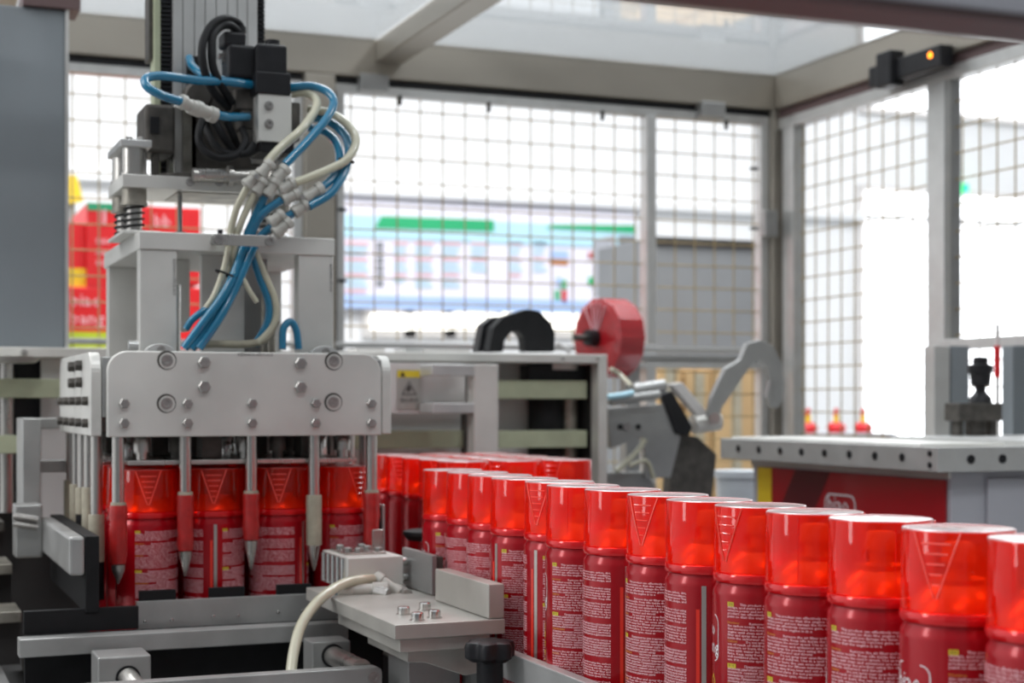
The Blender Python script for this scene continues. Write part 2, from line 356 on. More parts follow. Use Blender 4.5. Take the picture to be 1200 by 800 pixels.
# cap: side wall with a thumb notch (a V of raised ridges with ribs), separate top disc
RC = .0318
bmc = a_lathe(BM(), Z0, Z1, [(.1805, .0312), (.1812, RC), (.186, RC), (.2245, .0311), (.225, .0308)], 64, close=False)
def arcpt(x, z, r=RC): a = x/RC; return Vector((r*math.sin(a), -r*math.cos(a), z))
def strip(bm, pts, r): a_tube(bm, pts, r, 6, 1)
wv = .0135
def lin(a, b, n=6): return [arcpt(a[0]+(b[0]-a[0])*k/n, a[1]+(b[1]-a[1])*k/n, RC+.0001) for k in range(n+1)]
bms = BM(); strip(bms, lin((-wv, .2245), (-.0008, .1885)), .0006); strip(bms, lin((wv, .2245), (.0008, .1885)), .0006)
for k in range(5):
    z = .2185-k*.0056; hw = wv*(z-.1885)/(.2245-.1885)*.74
    strip(bms, lin((-hw, z), (hw, z)), .00055)
for a in (-.052, -.030, .030, .052, .075): strip(bmc, [arcpt(a, z, RC-.0004) for z in (.184, .2235)], .0004)
me_cap = raw('cap', bmc, 'cap', True); me_notch = raw('thumb_notch', bms, 'ridge', True)
bmt = a_lathe(BM(), Z0, Z1, [(.2235, .0308), (.2252, .0310), (.2256, .0302), (.2252, .0290), (.2252, .0001)], 48, close=False)
me_top = raw('cap_top', bmt, 'captop', True)
me_capmark = raw('cap_emboss', text_bm('biaobang', .0085, (1, 0, 0), (0, 1, 0), (0, -.003, .2256), align='CENTER'), 'cap')
# print
words = ('This product can effectively remove gum, carbon, dirt, sludge, and paint so that the engine is in a good condition, enhance '
         'power and not damage the three way catalyst sensor').split()
words2 = ('Remove the air filter and spray the product using the carbon nozzle. Keep idle inside the carburetor and throttle, then moderate the motor '
          'speed. Use as needed and along with the engine until clean and emissions are reduced.').split()
words3 = ('Do not spray near open flame. Keep away from heat and out of reach of children. Use in a well ventilated place. Do not puncture or burn '
          'the can even after use. If it contacts eyes, rinse with water for fifteen minutes.').split()
rus = ('Предназначен для очистки карбюратора и дроссельной заслонки двигателя удаляет нагар смолу и отложения повышает мощность снижает расход '
       'топлива не повреждает датчики и катализатор способ применения снять воздушный фильтр распылить средство').split()
LW = 66
def para(ws, n, indent=''):
    out = []; i = random.randrange(0, 5); cur = indent
    i = 0
    while len(out) < n:
        if len(cur)+len(ws[i % len(ws)]) > LW: out.append(cur.rstrip()); cur = ''
        cur += ws[i % len(ws)]+' '; i += 1
    out[-1] = out[-1][:LW//2]
    return out
blocks = para(words, 5, ' '*9)+['']+para(words2, 6, ' '*15)+para(words3, 7, ' '*13)+[''] + para(rus, 6, ' '*12)+para(rus[6:]+rus, 8, ' '*20)+['']+para(words2, 7)+para(words3, 7)+['']+para(words, 6)+['']+para(words2, 4)
PITCH = .00205; TS = .00212; TZ = .160; NB = len(blocks)
TWID = .072; bmT = BM()
for ln, body in enumerate(blocks):                       # each printed line is set to the full column width, paragraph ends shorter
    if not body.strip(): continue
    ind = len(body)-len(body.lstrip()); me = textmesh(body.strip(), TS, off=.00006)
    xm = max(v.co.x for v in me.vertices); x0_ = TWID*ind/LW; full = (TWID-x0_) if len(body) > LW*.75 else TWID*.5
    for v in me.vertices: v.co.x = x0_+v.co.x*full/xm; v.co.y -= ln*PITCH
    bmT.from_mesh(me); bpy.data.meshes.remove(me)
me_text = raw('label_text', wrap(bmT, .03235, 0, TZ), 'print_w')
def a_flat(bm, x0, x1, y0, y1, z=0, n=1):
    for k in range(n):
        a, b = x0+(x1-x0)*k/n, x0+(x1-x0)*(k+1)/n
        bm.faces.new([bm.verts.new(p) for p in ((a, y0, z), (b, y0, z), (b, y1, z), (a, y1, z))])
    return bm
def label_flat(nm, m, x0, x1, y0, y1, z=.03236): return raw(nm, wrap(a_flat(BM(), x0, x1, y0, y1, 0, max(1, int((x1-x0)/.002))), z, 0, 0), m)
zr = TZ-PITCH*20
me_text2 = me_text.copy(); SC2 = .055/TWID; OF2 = .093
for v in me_text2.vertices:
    rr = math.hypot(v.co.x, v.co.y); a = math.atan2(v.co.x, -v.co.y) % (2*math.pi); a = a*SC2+OF2/R
    v.co.x, v.co.y = rr*math.sin(a), -rr*math.cos(a)
def tagmesh(body, z, wid):
    a = label_flat('language_tag', 'print_y', 0, wid, z-.0006, z+.0024, .03238)
    bm = text_bm(body, .0028, (1, 0, 0), (0, 1, 0), (.0008, z, 0)); return a, raw('tag_text', wrap(bm, .03242, 0, 0), 'print_k')
t1 = tagmesh('EN', TZ-.0004, .0052); t2 = tagmesh('RUS', zr-.0004, .0068)
me_heads = []
for ln, body in ((6, 'Directions:'), (12, 'Cautions:'), (26, 'Применение:'), (36, 'Состав:')):
    me = textmesh(body, TS*1.02, off=.00006); t = BM(); t.from_mesh(me); bpy.data.meshes.remove(me)
    for v in t.verts: v.co.y += TZ-ln*PITCH
    me_heads.append(raw('heading_text', wrap(t, .03242, 0, 0), 'print_o'))
# seam strip and colour bars sit right of the text, the logo panel left of it
me_seam = label_flat('seam_strip', 'print_s', .0835, .0868, .055, .1665)
me_bar = label_flat('red_bar', 'print_r', .0795, .0822, .055, .150)
me_kbar = label_flat('black_bar', 'print_k', .0815, .0868, .010, .054)
me_pbar = label_flat('pink_bar', 'print_w', .0775, .0813, .010, .054)
bml = BM()
def rrect(bm, x0, x1, y0, y1, r, t):
    pts = []
    for cx, cy, a0 in ((x1-r, y1-r, 0), (x0+r, y1-r, 90), (x0+r, y0+r, 180), (x1-r, y0+r, 270)):
        for k in range(5): a = math.radians(a0+k*22.5); pts.append((cx, cy, r, a))
    n = len(pts); o = [bm.verts.new((cx+q*math.cos(a), cy+q*math.sin(a), 0)) for cx, cy, q, a in pts]
    i = [bm.verts.new((cx+(q-t)*math.cos(a), cy+(q-t)*math.sin(a), 0)) for cx, cy, q, a in pts]
    for k in range(n): bm.faces.new((o[k], o[(k+1) % n], i[(k+1) % n], i[k]))
LX = -.040
rrect(bml, LX, LX+.030, .120, .152, .006, .0007)
me_logo = raw('logo', wrap(bml, .03242, 0, 0), 'print_w2')
bm = text_bm('biao', .0135, (1, 0, 0), (0, 1, 0), (LX+.0015, .1375, 0)); me = bpy.data.meshes.new('x')
b2 = text_bm(' bang', .0135, (1, 0, 0), (0, 1, 0), (LX+.0015, .1255, 0)); b2.to_mesh(me); b2.free(); bm.from_mesh(me); bpy.data.meshes.remove(me)
bmesh.ops.subdivide_edges(bm, edges=[e for e in bm.edges if e.calc_length() > .004], cuts=2)
me_logot = raw('logo_text', wrap(bm, .03242, 0, 0), 'print_w2')
bm = text_bm('CARBURETOR\nCLEANER', .0125, (0, -1, 0), (1, 0, 0), (LX+.016, .112, 0)); me_yel = raw('product_lettering', wrap(bm, .03242, 0, 0), 'print_y')

def link(name, me, parent): o = bpy.data.objects.new(name, me); COL.objects.link(o); o.parent = parent; return o
def can(level, label, group):
    """level 3: everything; 2: no logo side; 1: body, ring, cap"""
    r = bpy.data.objects.new('spray_can', None); r.empty_display_size = .02; COL.objects.link(r); tag(r, label, 'spray can', group)
    b = link('can_body', me_body, r); link('shoulder_ring', me_ring, r); c = link('cap', me_cap, r); link('cap_top', me_top, c); link('thumb_notch', me_notch, c)
    if level >= 1: d = link('tin_dome', me_dome, r); link('spray_nozzle', me_noz, d)
    if level >= 2:
        link('label_text', me_text, b); link('label_text', me_text2, b); [link('heading_text', q_, b) for q_ in me_heads]
        for a in (t1, t2):
            for q_ in (0, OF2/R):
                for nm_, me_ in (('language_tag', a[0]), ('tag_text', a[1])): link(nm_, me_, b).rotation_euler.z = q_
        link('seam_strip', me_seam, b); link('red_bar', me_bar, b); link('black_bar', me_kbar, b); link('pink_bar', me_pbar, b)
    if level >= 3: link('logo', me_logo, b); link('logo_text', me_logot, b); link('product_lettering', me_yel, b); link('cap_emboss', me_capmark, c)
    return r
def dup(root, label, group):
    r = root.copy(); COL.objects.link(r); r['label'] = label; r['group'] = group
    for ch in list(root.children):
        c = ch.copy(); COL.objects.link(c); c.parent = r
        for g in ch.children: d = g.copy(); COL.objects.link(d); d.parent = c
    return r
protos = {}
def place_can(x, y, lab, grp, level, tagphi, capphi):
    """tagphi, capphi: where the language tags and the cap notch sit, degrees right of the line of sight"""
    if level not in protos: r = protos[level] = can(level, lab, grp)
    else: r = dup(protos[level], lab, grp)
    r.location = (x, y, BELT)
    view = math.atan2(x, y)                       # direction of sight: front angle a such that (sin a, -cos a) points at the camera
    # camera lies towards (-x,-y); angle a in wrap has direction (sin a, -cos a)
    base = -view
    bz = base+math.radians(tagphi)
    # children rotate on their own
    for ch in r.children:
        k = ch.name.split('.')[0]
        ch.rotation_euler = (0, 0, bz if k == 'can_body' else base+math.radians(capphi))
    return r
ordn = ['nearest', 'second', 'third', 'fourth', 'fifth', 'sixth', 'seventh', 'eighth', 'ninth', 'tenth', 'eleventh', 'twelfth', 'thirteenth', 'farthest']
row = [(.562, .649, -100, 60), (.562, .723, -9, -22), (.566, .802, -62, 110), (.562, .868, -66, 75), (.562, .935, -42, -47),
       (.560, 1.002, -157, 140), (.562, 1.070, -80, -38), (.562, 1.148, -144, 170), (.558, 1.216, -52, 30), (.566, 1.283, 169, -40),
       (.560, 1.350, 156, 150), (.562, 1.417, -110, 25), (.564, 1.483, 100, 170), (.562, 1.550, -33, 90)]
G1 = 'red spray cans in the long diagonal row on the conveyor'
desc = {0: 'red spray can cut off by the right edge, nearest of the long row', 1: 'red spray can with the boxed white logo in full view, second of the long row',
        4: 'red spray can with notched cap and EN tag, fifth of the long row', 13: 'red spray can heading the long row beside the metal gate block',
        9: 'red spray can with silver seam left of yellow tags, tenth of the long row'}
for i, (x, y, tp, cp) in enumerate(row):
    lab = desc.get(i, 'red spray can with clear red cap, %s from the camera in the long row' % ordn[i])
    place_can(x, y, lab, G1, 3, tp, cp)
G2 = 'red spray cans held under the gripper head'
cn = ['far left', 'second from left', 'third from left', 'far right']; rn = ['front', 'second', 'third', 'rear']
hp = [[-45, -8, -100, 80], [0]*4]
for j in range(4):
    for i in range(4):
        place_can(.270+.0713*i, 1.697+.0713*j, 'red spray can under the gripper head, %s rank, %s' % (rn[j], cn[i]), G2, 2 if j == 0 else 1,
                  (-21, -147, -96, -23)[i] if j == 0 else random.uniform(-180, 180), (3, 0, 0, 38)[i] if j == 0 else random.uniform(-180, 180))
G3 = 'red spray cans massed behind the long row'
for j in range(5):
    for i in range(3):
        place_can(.657+.0675*i, 1.776+.0675*j, 'red spray can massed behind the long row, rank %s, %s' % (['one, nearest', 'two', 'three', 'four', 'five, farthest'][j], ['left', 'middle', 'right'][i]),
                  G3, 1, random.uniform(-180, 180), random.uniform(-60, 60))

# ================================================================ CONVEYORS AND GUIDES AT THE CANS
cv = thing('can_conveyor', (.562, 1.1, BELT-.05), 'grey steel can conveyor carrying the long diagonal row', 'conveyor')
box('belt', 'grease', .52, .604, .3, 1.60, BELT-.006, BELT, cv, .001)
box('bed', 'alu_dk', .515, .61, .3, 1.60, BELT-.05, BELT-.007, cv, .001)
for y in (.4, 1.5): box('leg', 'alu_dk', .53, .595, y, y+.05, 0, BELT-.05, cv, .001)
gd = box('guide_rail', 'alu', .5165, .5275, .45, 1.30, H-.243, H-.2185, bevel=.001)
tag(gd, 'grey aluminium guide rail along the left foot of the can row', 'guide rail')
g2 = box('side_guide', 'alu', .597, .606, .45, 1.60, H-.25, H-.2185); tag(g2, 'aluminium guide rail on the far side of the can row', 'guide rail')
hb = box('loading_table', 'grease', .17, .512, 1.640, 2.02, BELT-.03, BELT); tag(hb, 'dark steel table under the gripped cans', 'table')
h3 = box('accumulation_table', 'grease', .613, .86, 1.72, 2.12, BELT-.03, BELT); tag(h3, 'dark steel table under the massed cans behind the row', 'table')
mb = thing('machine_base', (.4, 1.6, 0), 'dark steel machine base under the conveyors and tables', 'machine base')
box('base_block', 'dark', .02, .51, 1.642, 2.24, .3, BELT-.032, mb); box('base_block', 'dark', .625, 1.05, 1.65, 2.24, .3, BELT-.032, mb)
box('base_top', 'alu_dk', -.35, .130, 1.3, 2.24, H-.30, H-.285, mb)
box('base_block', 'dark', -.35, .130, 1.3, 2.24, .1, H-.301, mb)
box('foot', 'dark', -.2, 1.0, 1.66, 2.2, 0, .3, mb)
# dark slotted ledges between panel and clamp at lower left
for k, (y0, y1, z, m) in enumerate(((1.90, 1.99, -.185, 'grease'), (2.02, 2.10, -.145, 'grime'), (1.78, 1.86, -.225, 'grease'))):
    box('ledge', m, -.2, .15, y0, y1, H+z-.012, H+z, mb, .001)
    box('ledge_web', 'dark', -.2, .15, y0+.02, y1-.01, H-.285, H+z-.012, mb, 0)
# front rail and its plates
fr = thing('front_guide', (.28, 1.57, H-.2), 'long aluminium bar with black backing plates before the gripped cans', 'guide rail')
z = H
box('bar', 'alu_dim', .130, .455, 1.570, 1.592, z-.2430, z-.2255, fr, .001)
box('backing_plate', 'blackm', .137, .2470, 1.602, 1.610, z-.2255, z-.203, fr, .0005)
box('backing_plate', 'blackm', .137, .50, 1.594, 1.601, z-.300, z-.2256, fr, .0005)
fp = box('steel_plate', 'alu_dim', .2476, .468, 1.6195, 1.6225, z-.2335, z-.2005, fr, .0005)
box('steel_plate', 'alu_dim', .2476, .468, 1.60, 1.6225, z-.2355, z-.2335, fr, .0005)
for u, v in ((170, 728), (201, 726), (250, 722), (279, 721), (326, 717), (354, 716)):
    q = onY(u, v, 1.6195); lathe('rivet', 'chrome', q, q+Vector((0, -1, 0)), [(0, .002), (.001, .0018), (.0015, .0008)], fp, 8)
q = onY(197, 731, 1.61); hexbolt(fr, (q.x, 1.606, z-.2335), (0, 0, 1), .004, .006, 'chrome')
for x in (.251, .322, .393):
    box('black_pad', 'blackm', x, x+.037, 1.6235, 1.630, z-.225, z-.1905, fr, .0005)
# bearing blocks with shafts along the bottom
def bearing(u0, u1, v0, v1, Y, dep, lab, su, sv, eu, ev, eY):
    a = onY(u0, v1, Y); b = onY(u1, v0, Y)
    t = thing('shaft_block', (a.x, Y, a.z), lab, 'bearing block', 'aluminium shaft blocks under the front bar')
    box('block', 'alu_dim', a.x, b.x, Y, Y+dep, a.z, b.z, t, .0015)
    q = onY(su, sv, Y); lathe('bore', 'black', q+Vector((0, .001, 0)), q+Vector((0, -1, 0)), [(0, .0115), (.002, .0115), (.002, .009)], t)
    e = onY(eu, ev, eY); cyl('shaft', 'steel', q+(q-e)*.02, e, .0095, t)
    return t
bearing(115, 177, 767, 830, 1.50, .05, 'aluminium block with a thick shaft, at the bottom left under the bar', 150, 794, 195, 850, 1.42)
bearing(366, 411, 750, 800, 1.50, .035, 'aluminium block with a thin shaft, left of the pneumatic cylinder base', 390, 768, 424, 784, 1.408)
lb = thing('lower_beam', (.33, 1.35, H-.28), 'aluminium bar with rounded end and socket screw along the bottom edge', 'bar')
a = onY(335, 800, 1.39); b = onY(448, 781, 1.39)
bm = BM(); pr = [Vector((b.x-.30, 1.39, b.z)), Vector((b.x-.005, 1.39, b.z)), Vector((b.x-.001, 1.39, b.z-.002)), Vector((b.x, 1.39, b.z-.006)), Vector((b.x, 1.39, b.z-.05)), Vector((b.x-.30, 1.39, b.z-.05))]
obj('bar', a_prism(bm, pr, (0, .016, 0)), 'alu_dim', lb, bevel=.0008)
q = onY(438, 793, 1.389); capscrew(lb, q, (0, -1, 0), .0055, .001)
box('rear_beam', 'alu_dk', .18, .45, 1.512, 1.535, H-.290, H-.270, lb, .001)
# left clamp
cl = thing('side_clamp', (.18, 1.7, H-.17), 'grey clamp jaw with black pad left of the gripped cans', 'clamp')
box('jaw', 'alu_dim', .1795, .1945, 1.600, 1.885, H-.170, H-.1315, cl, .003)
box('pad', 'blackm', .1950, .2085, 1.600, 1.930, H-.207, H-.1315, cl, .0008)
box('bracket', 'alu_dim', .150, .1795, 1.86, 1.90, H-.175, H-.115, cl, .002)
a = onY(27, 640, 1.9); b = onY(48, 490, 1.9)
box('upright', 'alu_dim', a.x, b.x, 1.90, 1.99, H-.14, b.z, cl, .001)
for v0, v1 in ((490, 503), (540, 555)):
    q0 = onY(50, v1, 1.93); q1 = onY(92, v0, 1.93); box('arm', 'alu_dim', b.x, .235, 1.966, 1.99, q0.z, q1.z, cl, .001)
for v in (607, 616):
    q = onY(33, v, 1.85); cyl('screw', 'bolt', q+Vector((-.016, 0, .003)), q+Vector((.01, 0, -.002)), .004, cl, 8)

# ================================================================ PNEUMATIC STOPPER BY THE ROW
st = thing('pneumatic_stopper', (.46, 1.45, H-.26), 'compact silver air cylinder on a grey plate with four bolts, beside the row', 'air cylinder')
box('base_plate', 'old', .418, .5205, 1.300, 1.60, H-.2045, H-.1915, st, .0008)
box('lower_plate', 'old', .424, .508, 1.305, 1.50, H-.2165, H-.2050, st, .0008)
bm = BM(); pr = [Vector(p) for p in ((.436, 1.32, H-.217), (.515, 1.32, H-.217), (.515, 1.32, H-.240), (.490, 1.32, H-.243), (.452, 1.32, H-.229), (.436, 1.32, H-.228))]
obj('web', a_prism(bm, pr, (0, .12, 0)), 'old', st, bevel=.0008)
box('post', 'alu_dk', .505, .514, 1.31, 1.37, H-.30, H-.217, st, .001)
box('column', 'alu_dk', .45, .50, 1.36, 1.42, H-.50, H-.2295, st, .001)
box('upright_plate', 'old', .5055, .5205, 1.302, 1.445, H-.191, H-.1605, st, .001)
for u, v in ((473, 716), (489, 723), (498, 711), (509, 720)):
    s = (u-600)/1850; d = -(-.1915)*1850/(v+4-472); q = Vector((d*(SN+s*CS), d*(CS-s*SN), H-.1915))
    w_ = lathe('bolt', 'chrome', q-Vector((0, 0, .001)), q+Vector((0, 0, 1)), [(0, .0068), (.002, .0068), (.002, .0055), (.0075, .0055), (.0085, .0045)], st, 10)
cb = box('cylinder_body', 'plate', .4466, .506, 1.545, 1.640, H-.1905, H-.157, st, .001, label='silver cylinder body with finned side')
for k in range(5):
    y = 1.552+.018*k
    cyl('fin_groove', 'chrome', (.4455, y+.004, H-.188), (.4455, y+.004, H-.158), .0042, cb, 12)
tp = box('top_plate', 'steel', .452, .496, 1.57, 1.63, H-.157, H-.1545, st, .0005)
for x, y in ((.460, 1.62), (.4585, 1.585), (.468, 1.578), (.484, 1.60), (.484, 1.622), (.49, 1.58)):
    hexbolt(tp, (x, y, H-.1545), (0, 0, 1), .0042, .0045)
a = onY(436, 640, 1.61); b = onY(449, 620, 1.61)
box('tab', 'steel', a.x, b.x, 1.608, 1.612, H-.1545, b.z, st, .001)
for zz in (-.164, -.180):
    cyl('piston_rod', 'chrome', (.506, 1.556, H+zz), (.514, 1.556, H+zz), .0045, st)
def fitting(parent, p0, p1, r=.0068, m='fit', seg=14):
    p0, p1 = Vector(p0), Vector(p1); L = (p1-p0).length
    return lathe('push_fitting', m, p0, p1, [(0, r*.9), (.001, r), (L*.28, r), (L*.3, r*.82), (L*.68, r*.82), (L*.7, r), (L-.001, r), (L, r*.85)], parent, seg)
fitting(st, onY(395, 692, 1.53), onY(455, 690, 1.52), .0075); fitting(st, onY(440, 675, 1.54), onY(470, 695, 1.52), .0065)
q = onY(455, 696, 1.51); cyl('fitting_screw', 'bolt', onY(440, 692, 1.52), q, .006, st, 8); cyl('fitting_screw', 'bolt', onY(468, 690, 1.53), onY(478, 696, 1.51), .0055, st, 8)
cyl('hose_stub', 'blue', onY(390, 692, 1.53), onY(401, 694, 1.53), .004, st, label='short blue hose end')
tube('air_hose', 'chose', [onY(442, 678, 1.54), onY(425, 679, 1.53), onY(405, 683, 1.52), onY(385, 694, 1.50), onY(366, 712, 1.48), onY(352, 735, 1.46), onY(344, 765, 1.44), onY(340, 800, 1.42), onY(336, 850, 1.40)], .0052, st, 12, label='pale clear air hose curving down')
# star knob
kb = thing('star_knob', onY(574, 800, 1.27), 'black plastic star knob at the bottom centre below the cylinder plate', 'knob')
kc = onY(574, 762, 1.27); kt = kc+Vector((0, 0, .0105))
bm = BM(); N = 48; rim = []
def kr(k): return .0205*(1+.14*math.cos(k/N*2*math.pi*6))
for zz, sc in ((-.009, .72), (-.005, .98), (.004, 1.0), (.0075, .93), (.009, .7)):
    rim.append([bm.verts.new(kc+Vector((kr(k)*sc*math.cos(2*math.pi*k/N), kr(k)*sc*math.sin(2*math.pi*k/N), zz))) for k in range(N)])
for a_, b_ in zip(rim, rim[1:]):
    for k in range(N): bm.faces.new((a_[k], a_[(k+1) % N], b_[(k+1) % N], b_[k]))
bm.faces.new(rim[0][::-1]); bm.faces.new(rim[-1])
obj('grip', bm, 'black', kb, True)
cyl('hub', 'black', kc-Vector((0, 0, .03)), kc-Vector((0, 0, .008)), .0115, kb); cyl('stud', 'steel', kc-Vector((0, 0, .11)), kc-Vector((0, 0, .03)), .005, kb)
ga = thing('gate_block', (.535, 1.6, H-.17), 'dark grey gate block and black guide at the head of the row', 'stop')
q = onY(478, 0, 1.60)
box('gate_plate', 'alu_dk', .5145, .5205, 1.482, 1.575, H-.1905, H-.151, ga, .001); box('gate_body', 'grime', .5205, .528, 1.484, 1.575, H-.1890, H-.153, ga, .001)
box('black_guide', 'blackm', .5175, .5215, 1.668, 1.722, H-.172, H-.115, ga, .001); box('guide_edge', 'alu_dim', .5215, .525, 1.668, 1.722, H-.172, H-.112, ga, .001)
lathe('black_disc', 'blackm', (.575, 1.66, H-.152), (.575, 1.66, H), [(0, .025), (.006, .030), (.010, .030), (.011, .026)], ga, 24)

# ================================================================ GRIPPER HEAD
hd = thing('gripper_head', (.368, 1.8, H-.035), 'silver pneumatic gripper head with finger rods, hoses and valve hanging over the cans', 'gripper')
PZ0, PZ1 = H-.0350, H+.0535
def rplate(x0, x1, z0, z1, r, n=8):
    pts = [(x0, z0), (x1, z0)]
    for k in range(n+1): a = math.radians(90*k/n); pts.append((x1-r+r*math.cos(a), z1-r+r*math.sin(a)))
    for k in range(n+1): a = math.radians(90+90*k/n); pts.append((x0+r+r*math.cos(a), z1-r+r*math.sin(a)))
    return pts
bm = BM(); a_prism(bm, [(x, 1.648, zz) for x, zz in rplate(.2228, .5146, PZ0, PZ1, .021)], (0, .011, 0))
fpl = obj('front_plate', bm, 'plate', hd, bevel=.0012)
bm = BM(); a_prism(bm, [(x, 1.952, zz) for x, zz in rplate(.2228, .5146, PZ0, PZ1, .021)], (0, .011, 0)); obj('rear_plate', bm, 'plate', hd, bevel=.0012)
sp = []
for X in (.2075, .519):
    bm = BM(); a_prism(bm, [(X, yy, zz) for yy, zz in rplate(1.6605, 1.945, PZ0+.001, PZ1-.001, .021)], (.011, 0, 0)); sp.append(obj('side_plate', bm, 'plate', hd, bevel=.0012))
box('core_block', 'alu_dk', .219, .5185, 1.660, 1.951, PZ0+.02, PZ1-.006, hd, .001)
for u, v in ((195.5, 422), (195, 472.5), (391, 423), (390.5, 471)):
    q = onY(u, v, 1.648)
    lathe('counterbore_shade', 'grime', q, q+Vector((0, -1, 0)), [(0, .0100), (.0003, .0100), (.0003, .0001)], fpl, 24)  # flat dark disc paints the recess shade; offset pale disc leaves a rim
    lathe('counterbore_floor', 'plate', q+Vector((.0006, -.0004, -.0006)), q+Vector((.0006, -1, -.0006)), [(0, .0084), (.0003, .0084)], fpl, 24)
    capscrew(fpl, q+Vector((0, -.0006, 0)), (0, -1, 0), .0062, .0012)
for u, v in ((239, 424.5), (239, 453), (352, 425.5), (352, 453.5)): hexbolt(fpl, onY(u, v, 1.648), (0, -1, 0), .0066, .005)
for u in (145.5, 219.7, 295.3, 369.8, 435):
    for v in (472.5, 495.5): hexbolt(fpl, onY(u, v, 1.648), (0, -1, 0), .0053, .0045)
text('engraving', 'print_k', 'XZ00410-0701-013', .0048, (1, 0, 0), (0, 0, 1), onY(278, 417, 1.6475), fpl)
for k in range(5):
    y = 1.685+.058*k
    for zz in (.002, -.021): hexbolt(sp[0], (.2075, y, H+zz), (-1, 0, 0), .0053, .006, 'grime')
for y in (1.735, 1.80):
    for zz in (.022, .040): hexbolt(sp[0], (.2075, y, H+zz), (-1, 0, 0), .0062, .007, 'grime')
# finger rods
def finger(x, y, sleeve, zs0, zs1, ztip, lab=None, dk=False):
    rd = cyl('finger_rod', 'steel', (x, y, PZ0+.03), (x, y, H+zs0-.001), .0062, hd, 16)
    if sleeve == 'tape':
        bm = BM(); pr = [(0, .0088), (.004, .0092)]; n = 7; L = zs0-zs1
        for k in range(1, n): pr.append((L*k/n, .0088+random.uniform(-.0006, .0009)))
        pr += [(L, .0075)]
        a_lathe(bm, (x, y, H+zs0+.003), (x, y, 0), pr, 20)
        for v in bm.verts: v.co += Vector((random.uniform(-1, 1), random.uniform(-1, 1), 0))*.0004
        obj('tape_wrap', bm, 'tape', rd, True)
        lathe('sleeve_collar', 'cream', (x, y, H+zs0+.006), (x, y, 0), [(0, .0078), (.004, .0082)], rd, 16)
    else:
        lathe('sleeve', 'cream', (x, y, H+zs0), (x, y, 0), [(0, .0080), (.001, .0084), ((zs0-zs1), .0084)], rd, 16)
        if dk: cyl('rubber_end', 'blackm', (x, y, H+zs1), (x, y, H+zs1-.04), .0080, rd)
    lathe('finger_tip', 'steel', (x, y, H+zs1+.002), (x, y, 0), [(0, .0070), (.006, .0066), ((zs1-ztip), .0018), (zs1-ztip+.003, .0005)], rd, 14)
YF = 1.6495+.0135
finger(.2345, 1.655, 'tape', -.108, -.168, -.185)
finger(.3035, YF-.006, 'tape', -.099, -.157, -.180)
finger(.3730, YF-.006, 'tape', -.099, -.148, -.176)
finger(.4415, YF-.006, 'cream', -.099, -.153, -.180)
finger(.5060, YF-.006, 'tape', -.101, -.160, -.180)
for k in range(5):
    finger(.2205, 1.715+.058*k, 'cream', (-.118, -.092, -.095, -.094, -.092)[k], (-.168, -.150, -.125, -.150, -.150)[k], -.18-.02, dk=True)
for k in range(4): finger(.5265, 1.752+.062*k, 'cream', -.10, -.15, -.18)
box('press_plate', 'steel', .246, .492, 1.664, 1.945, H-.0645, H-.0600, hd, .0006)
for j in range(3):
    for i in range(7):
        x = .262+.036*i; y = 1.675+.1*j
        if (i+j) % 3 == 2: box('gripper_block', 'grime', x-.010, x+.012, y, y+.03, H-.059, H-.034, hd, .001)
        else: lathe('plunger', ('steel', 'chrome', 'grime')[(i*2+j) % 3], (x, y, H-.0595), (x, y, H), [(0, .006), (.008, .006), (.008, .009), (.022, .009), (.025, .007)], hd, 14)
# portal
PT = H+.1815
pp = box('portal_plate', 'plate', .261, .474, 1.690, 1.962, PT-.019, PT, hd, .001)
lg = []
for x0, x1, y0, y1 in ((.262, .301, 1.692, 1.712), (.4335, .473, 1.692, 1.712), (.262, .301, 1.930, 1.950), (.4335, .473, 1.930, 1.950)):
    lg.append(box('leg', 'plate', x0, x1, y0, y1, PZ1-.006, PT-.019, hd, .001))
text('engraving', 'print_k', 'XZ00410-07015-013', .0046, (0, 0, -1), (1, 0, 0), (.2965, 1.6915, PT-.028), lg[0])
text('engraving', 'print_k', 'XZ00410-07-013', .0044, (0, 0, -1), (1, 0, 0), (.4685, 1.6915, PT-.028), lg[1])
for u in (186, 378):
    q = onY(u, 405, 1.675); bm = BM()
    a_prism(bm, [(q.x+.017*math.cos(math.pi*k/12), 1.665, PZ1-.004+.0125*math.sin(math.pi*k/12)) for k in range(13)], (0, .012, 0)); l_ = obj('foot_lug', bm, 'alu', hd, bevel=.0006)
    capscrew(l_, (q.x+.001, 1.665, PZ1+.002), (0, -1, 0), .0045, .001)
q = onY(160, 404, 1.67); cyl('knurl_screw', 'alu', (q.x-.006, 1.685, q.z), (q.x+.004, 1.685, q.z), .005, hd)
box('inner_plate', 'plate', .335, .383, 1.735, 1.745, PZ1-.006, PT-.019, hd, .001)
box('inner_plate', 'alu_dk', .387, .415, 1.76, 1.77, PZ1-.006, PT-.019, hd, .001)
box('inner_bracket', 'plate', .305, .335, 1.80, 1.83, PT-.10, PT-.019, hd, .001)
cyl('guide_shaft', 'chrome', (.309, 1.75, PZ1-.006), (.309, 1.75, H+.130), .0065, hd)
cyl('guide_shaft', 'grease', (.405, 1.73, PZ1-.006), (.405, 1.73, H+.125), .0045, hd); cyl('guide_shaft', 'grease', (.415, 1.74, PZ1-.006), (.415, 1.74, H+.125), .0045, hd)
tube('grey_hose', 'cream', [onY(222, 405, 1.685), onY(250, 403, 1.685), onY(290, 403, 1.685), onY(312, 396, 1.685), onY(324, 375, 1.685)], .0042, hd)
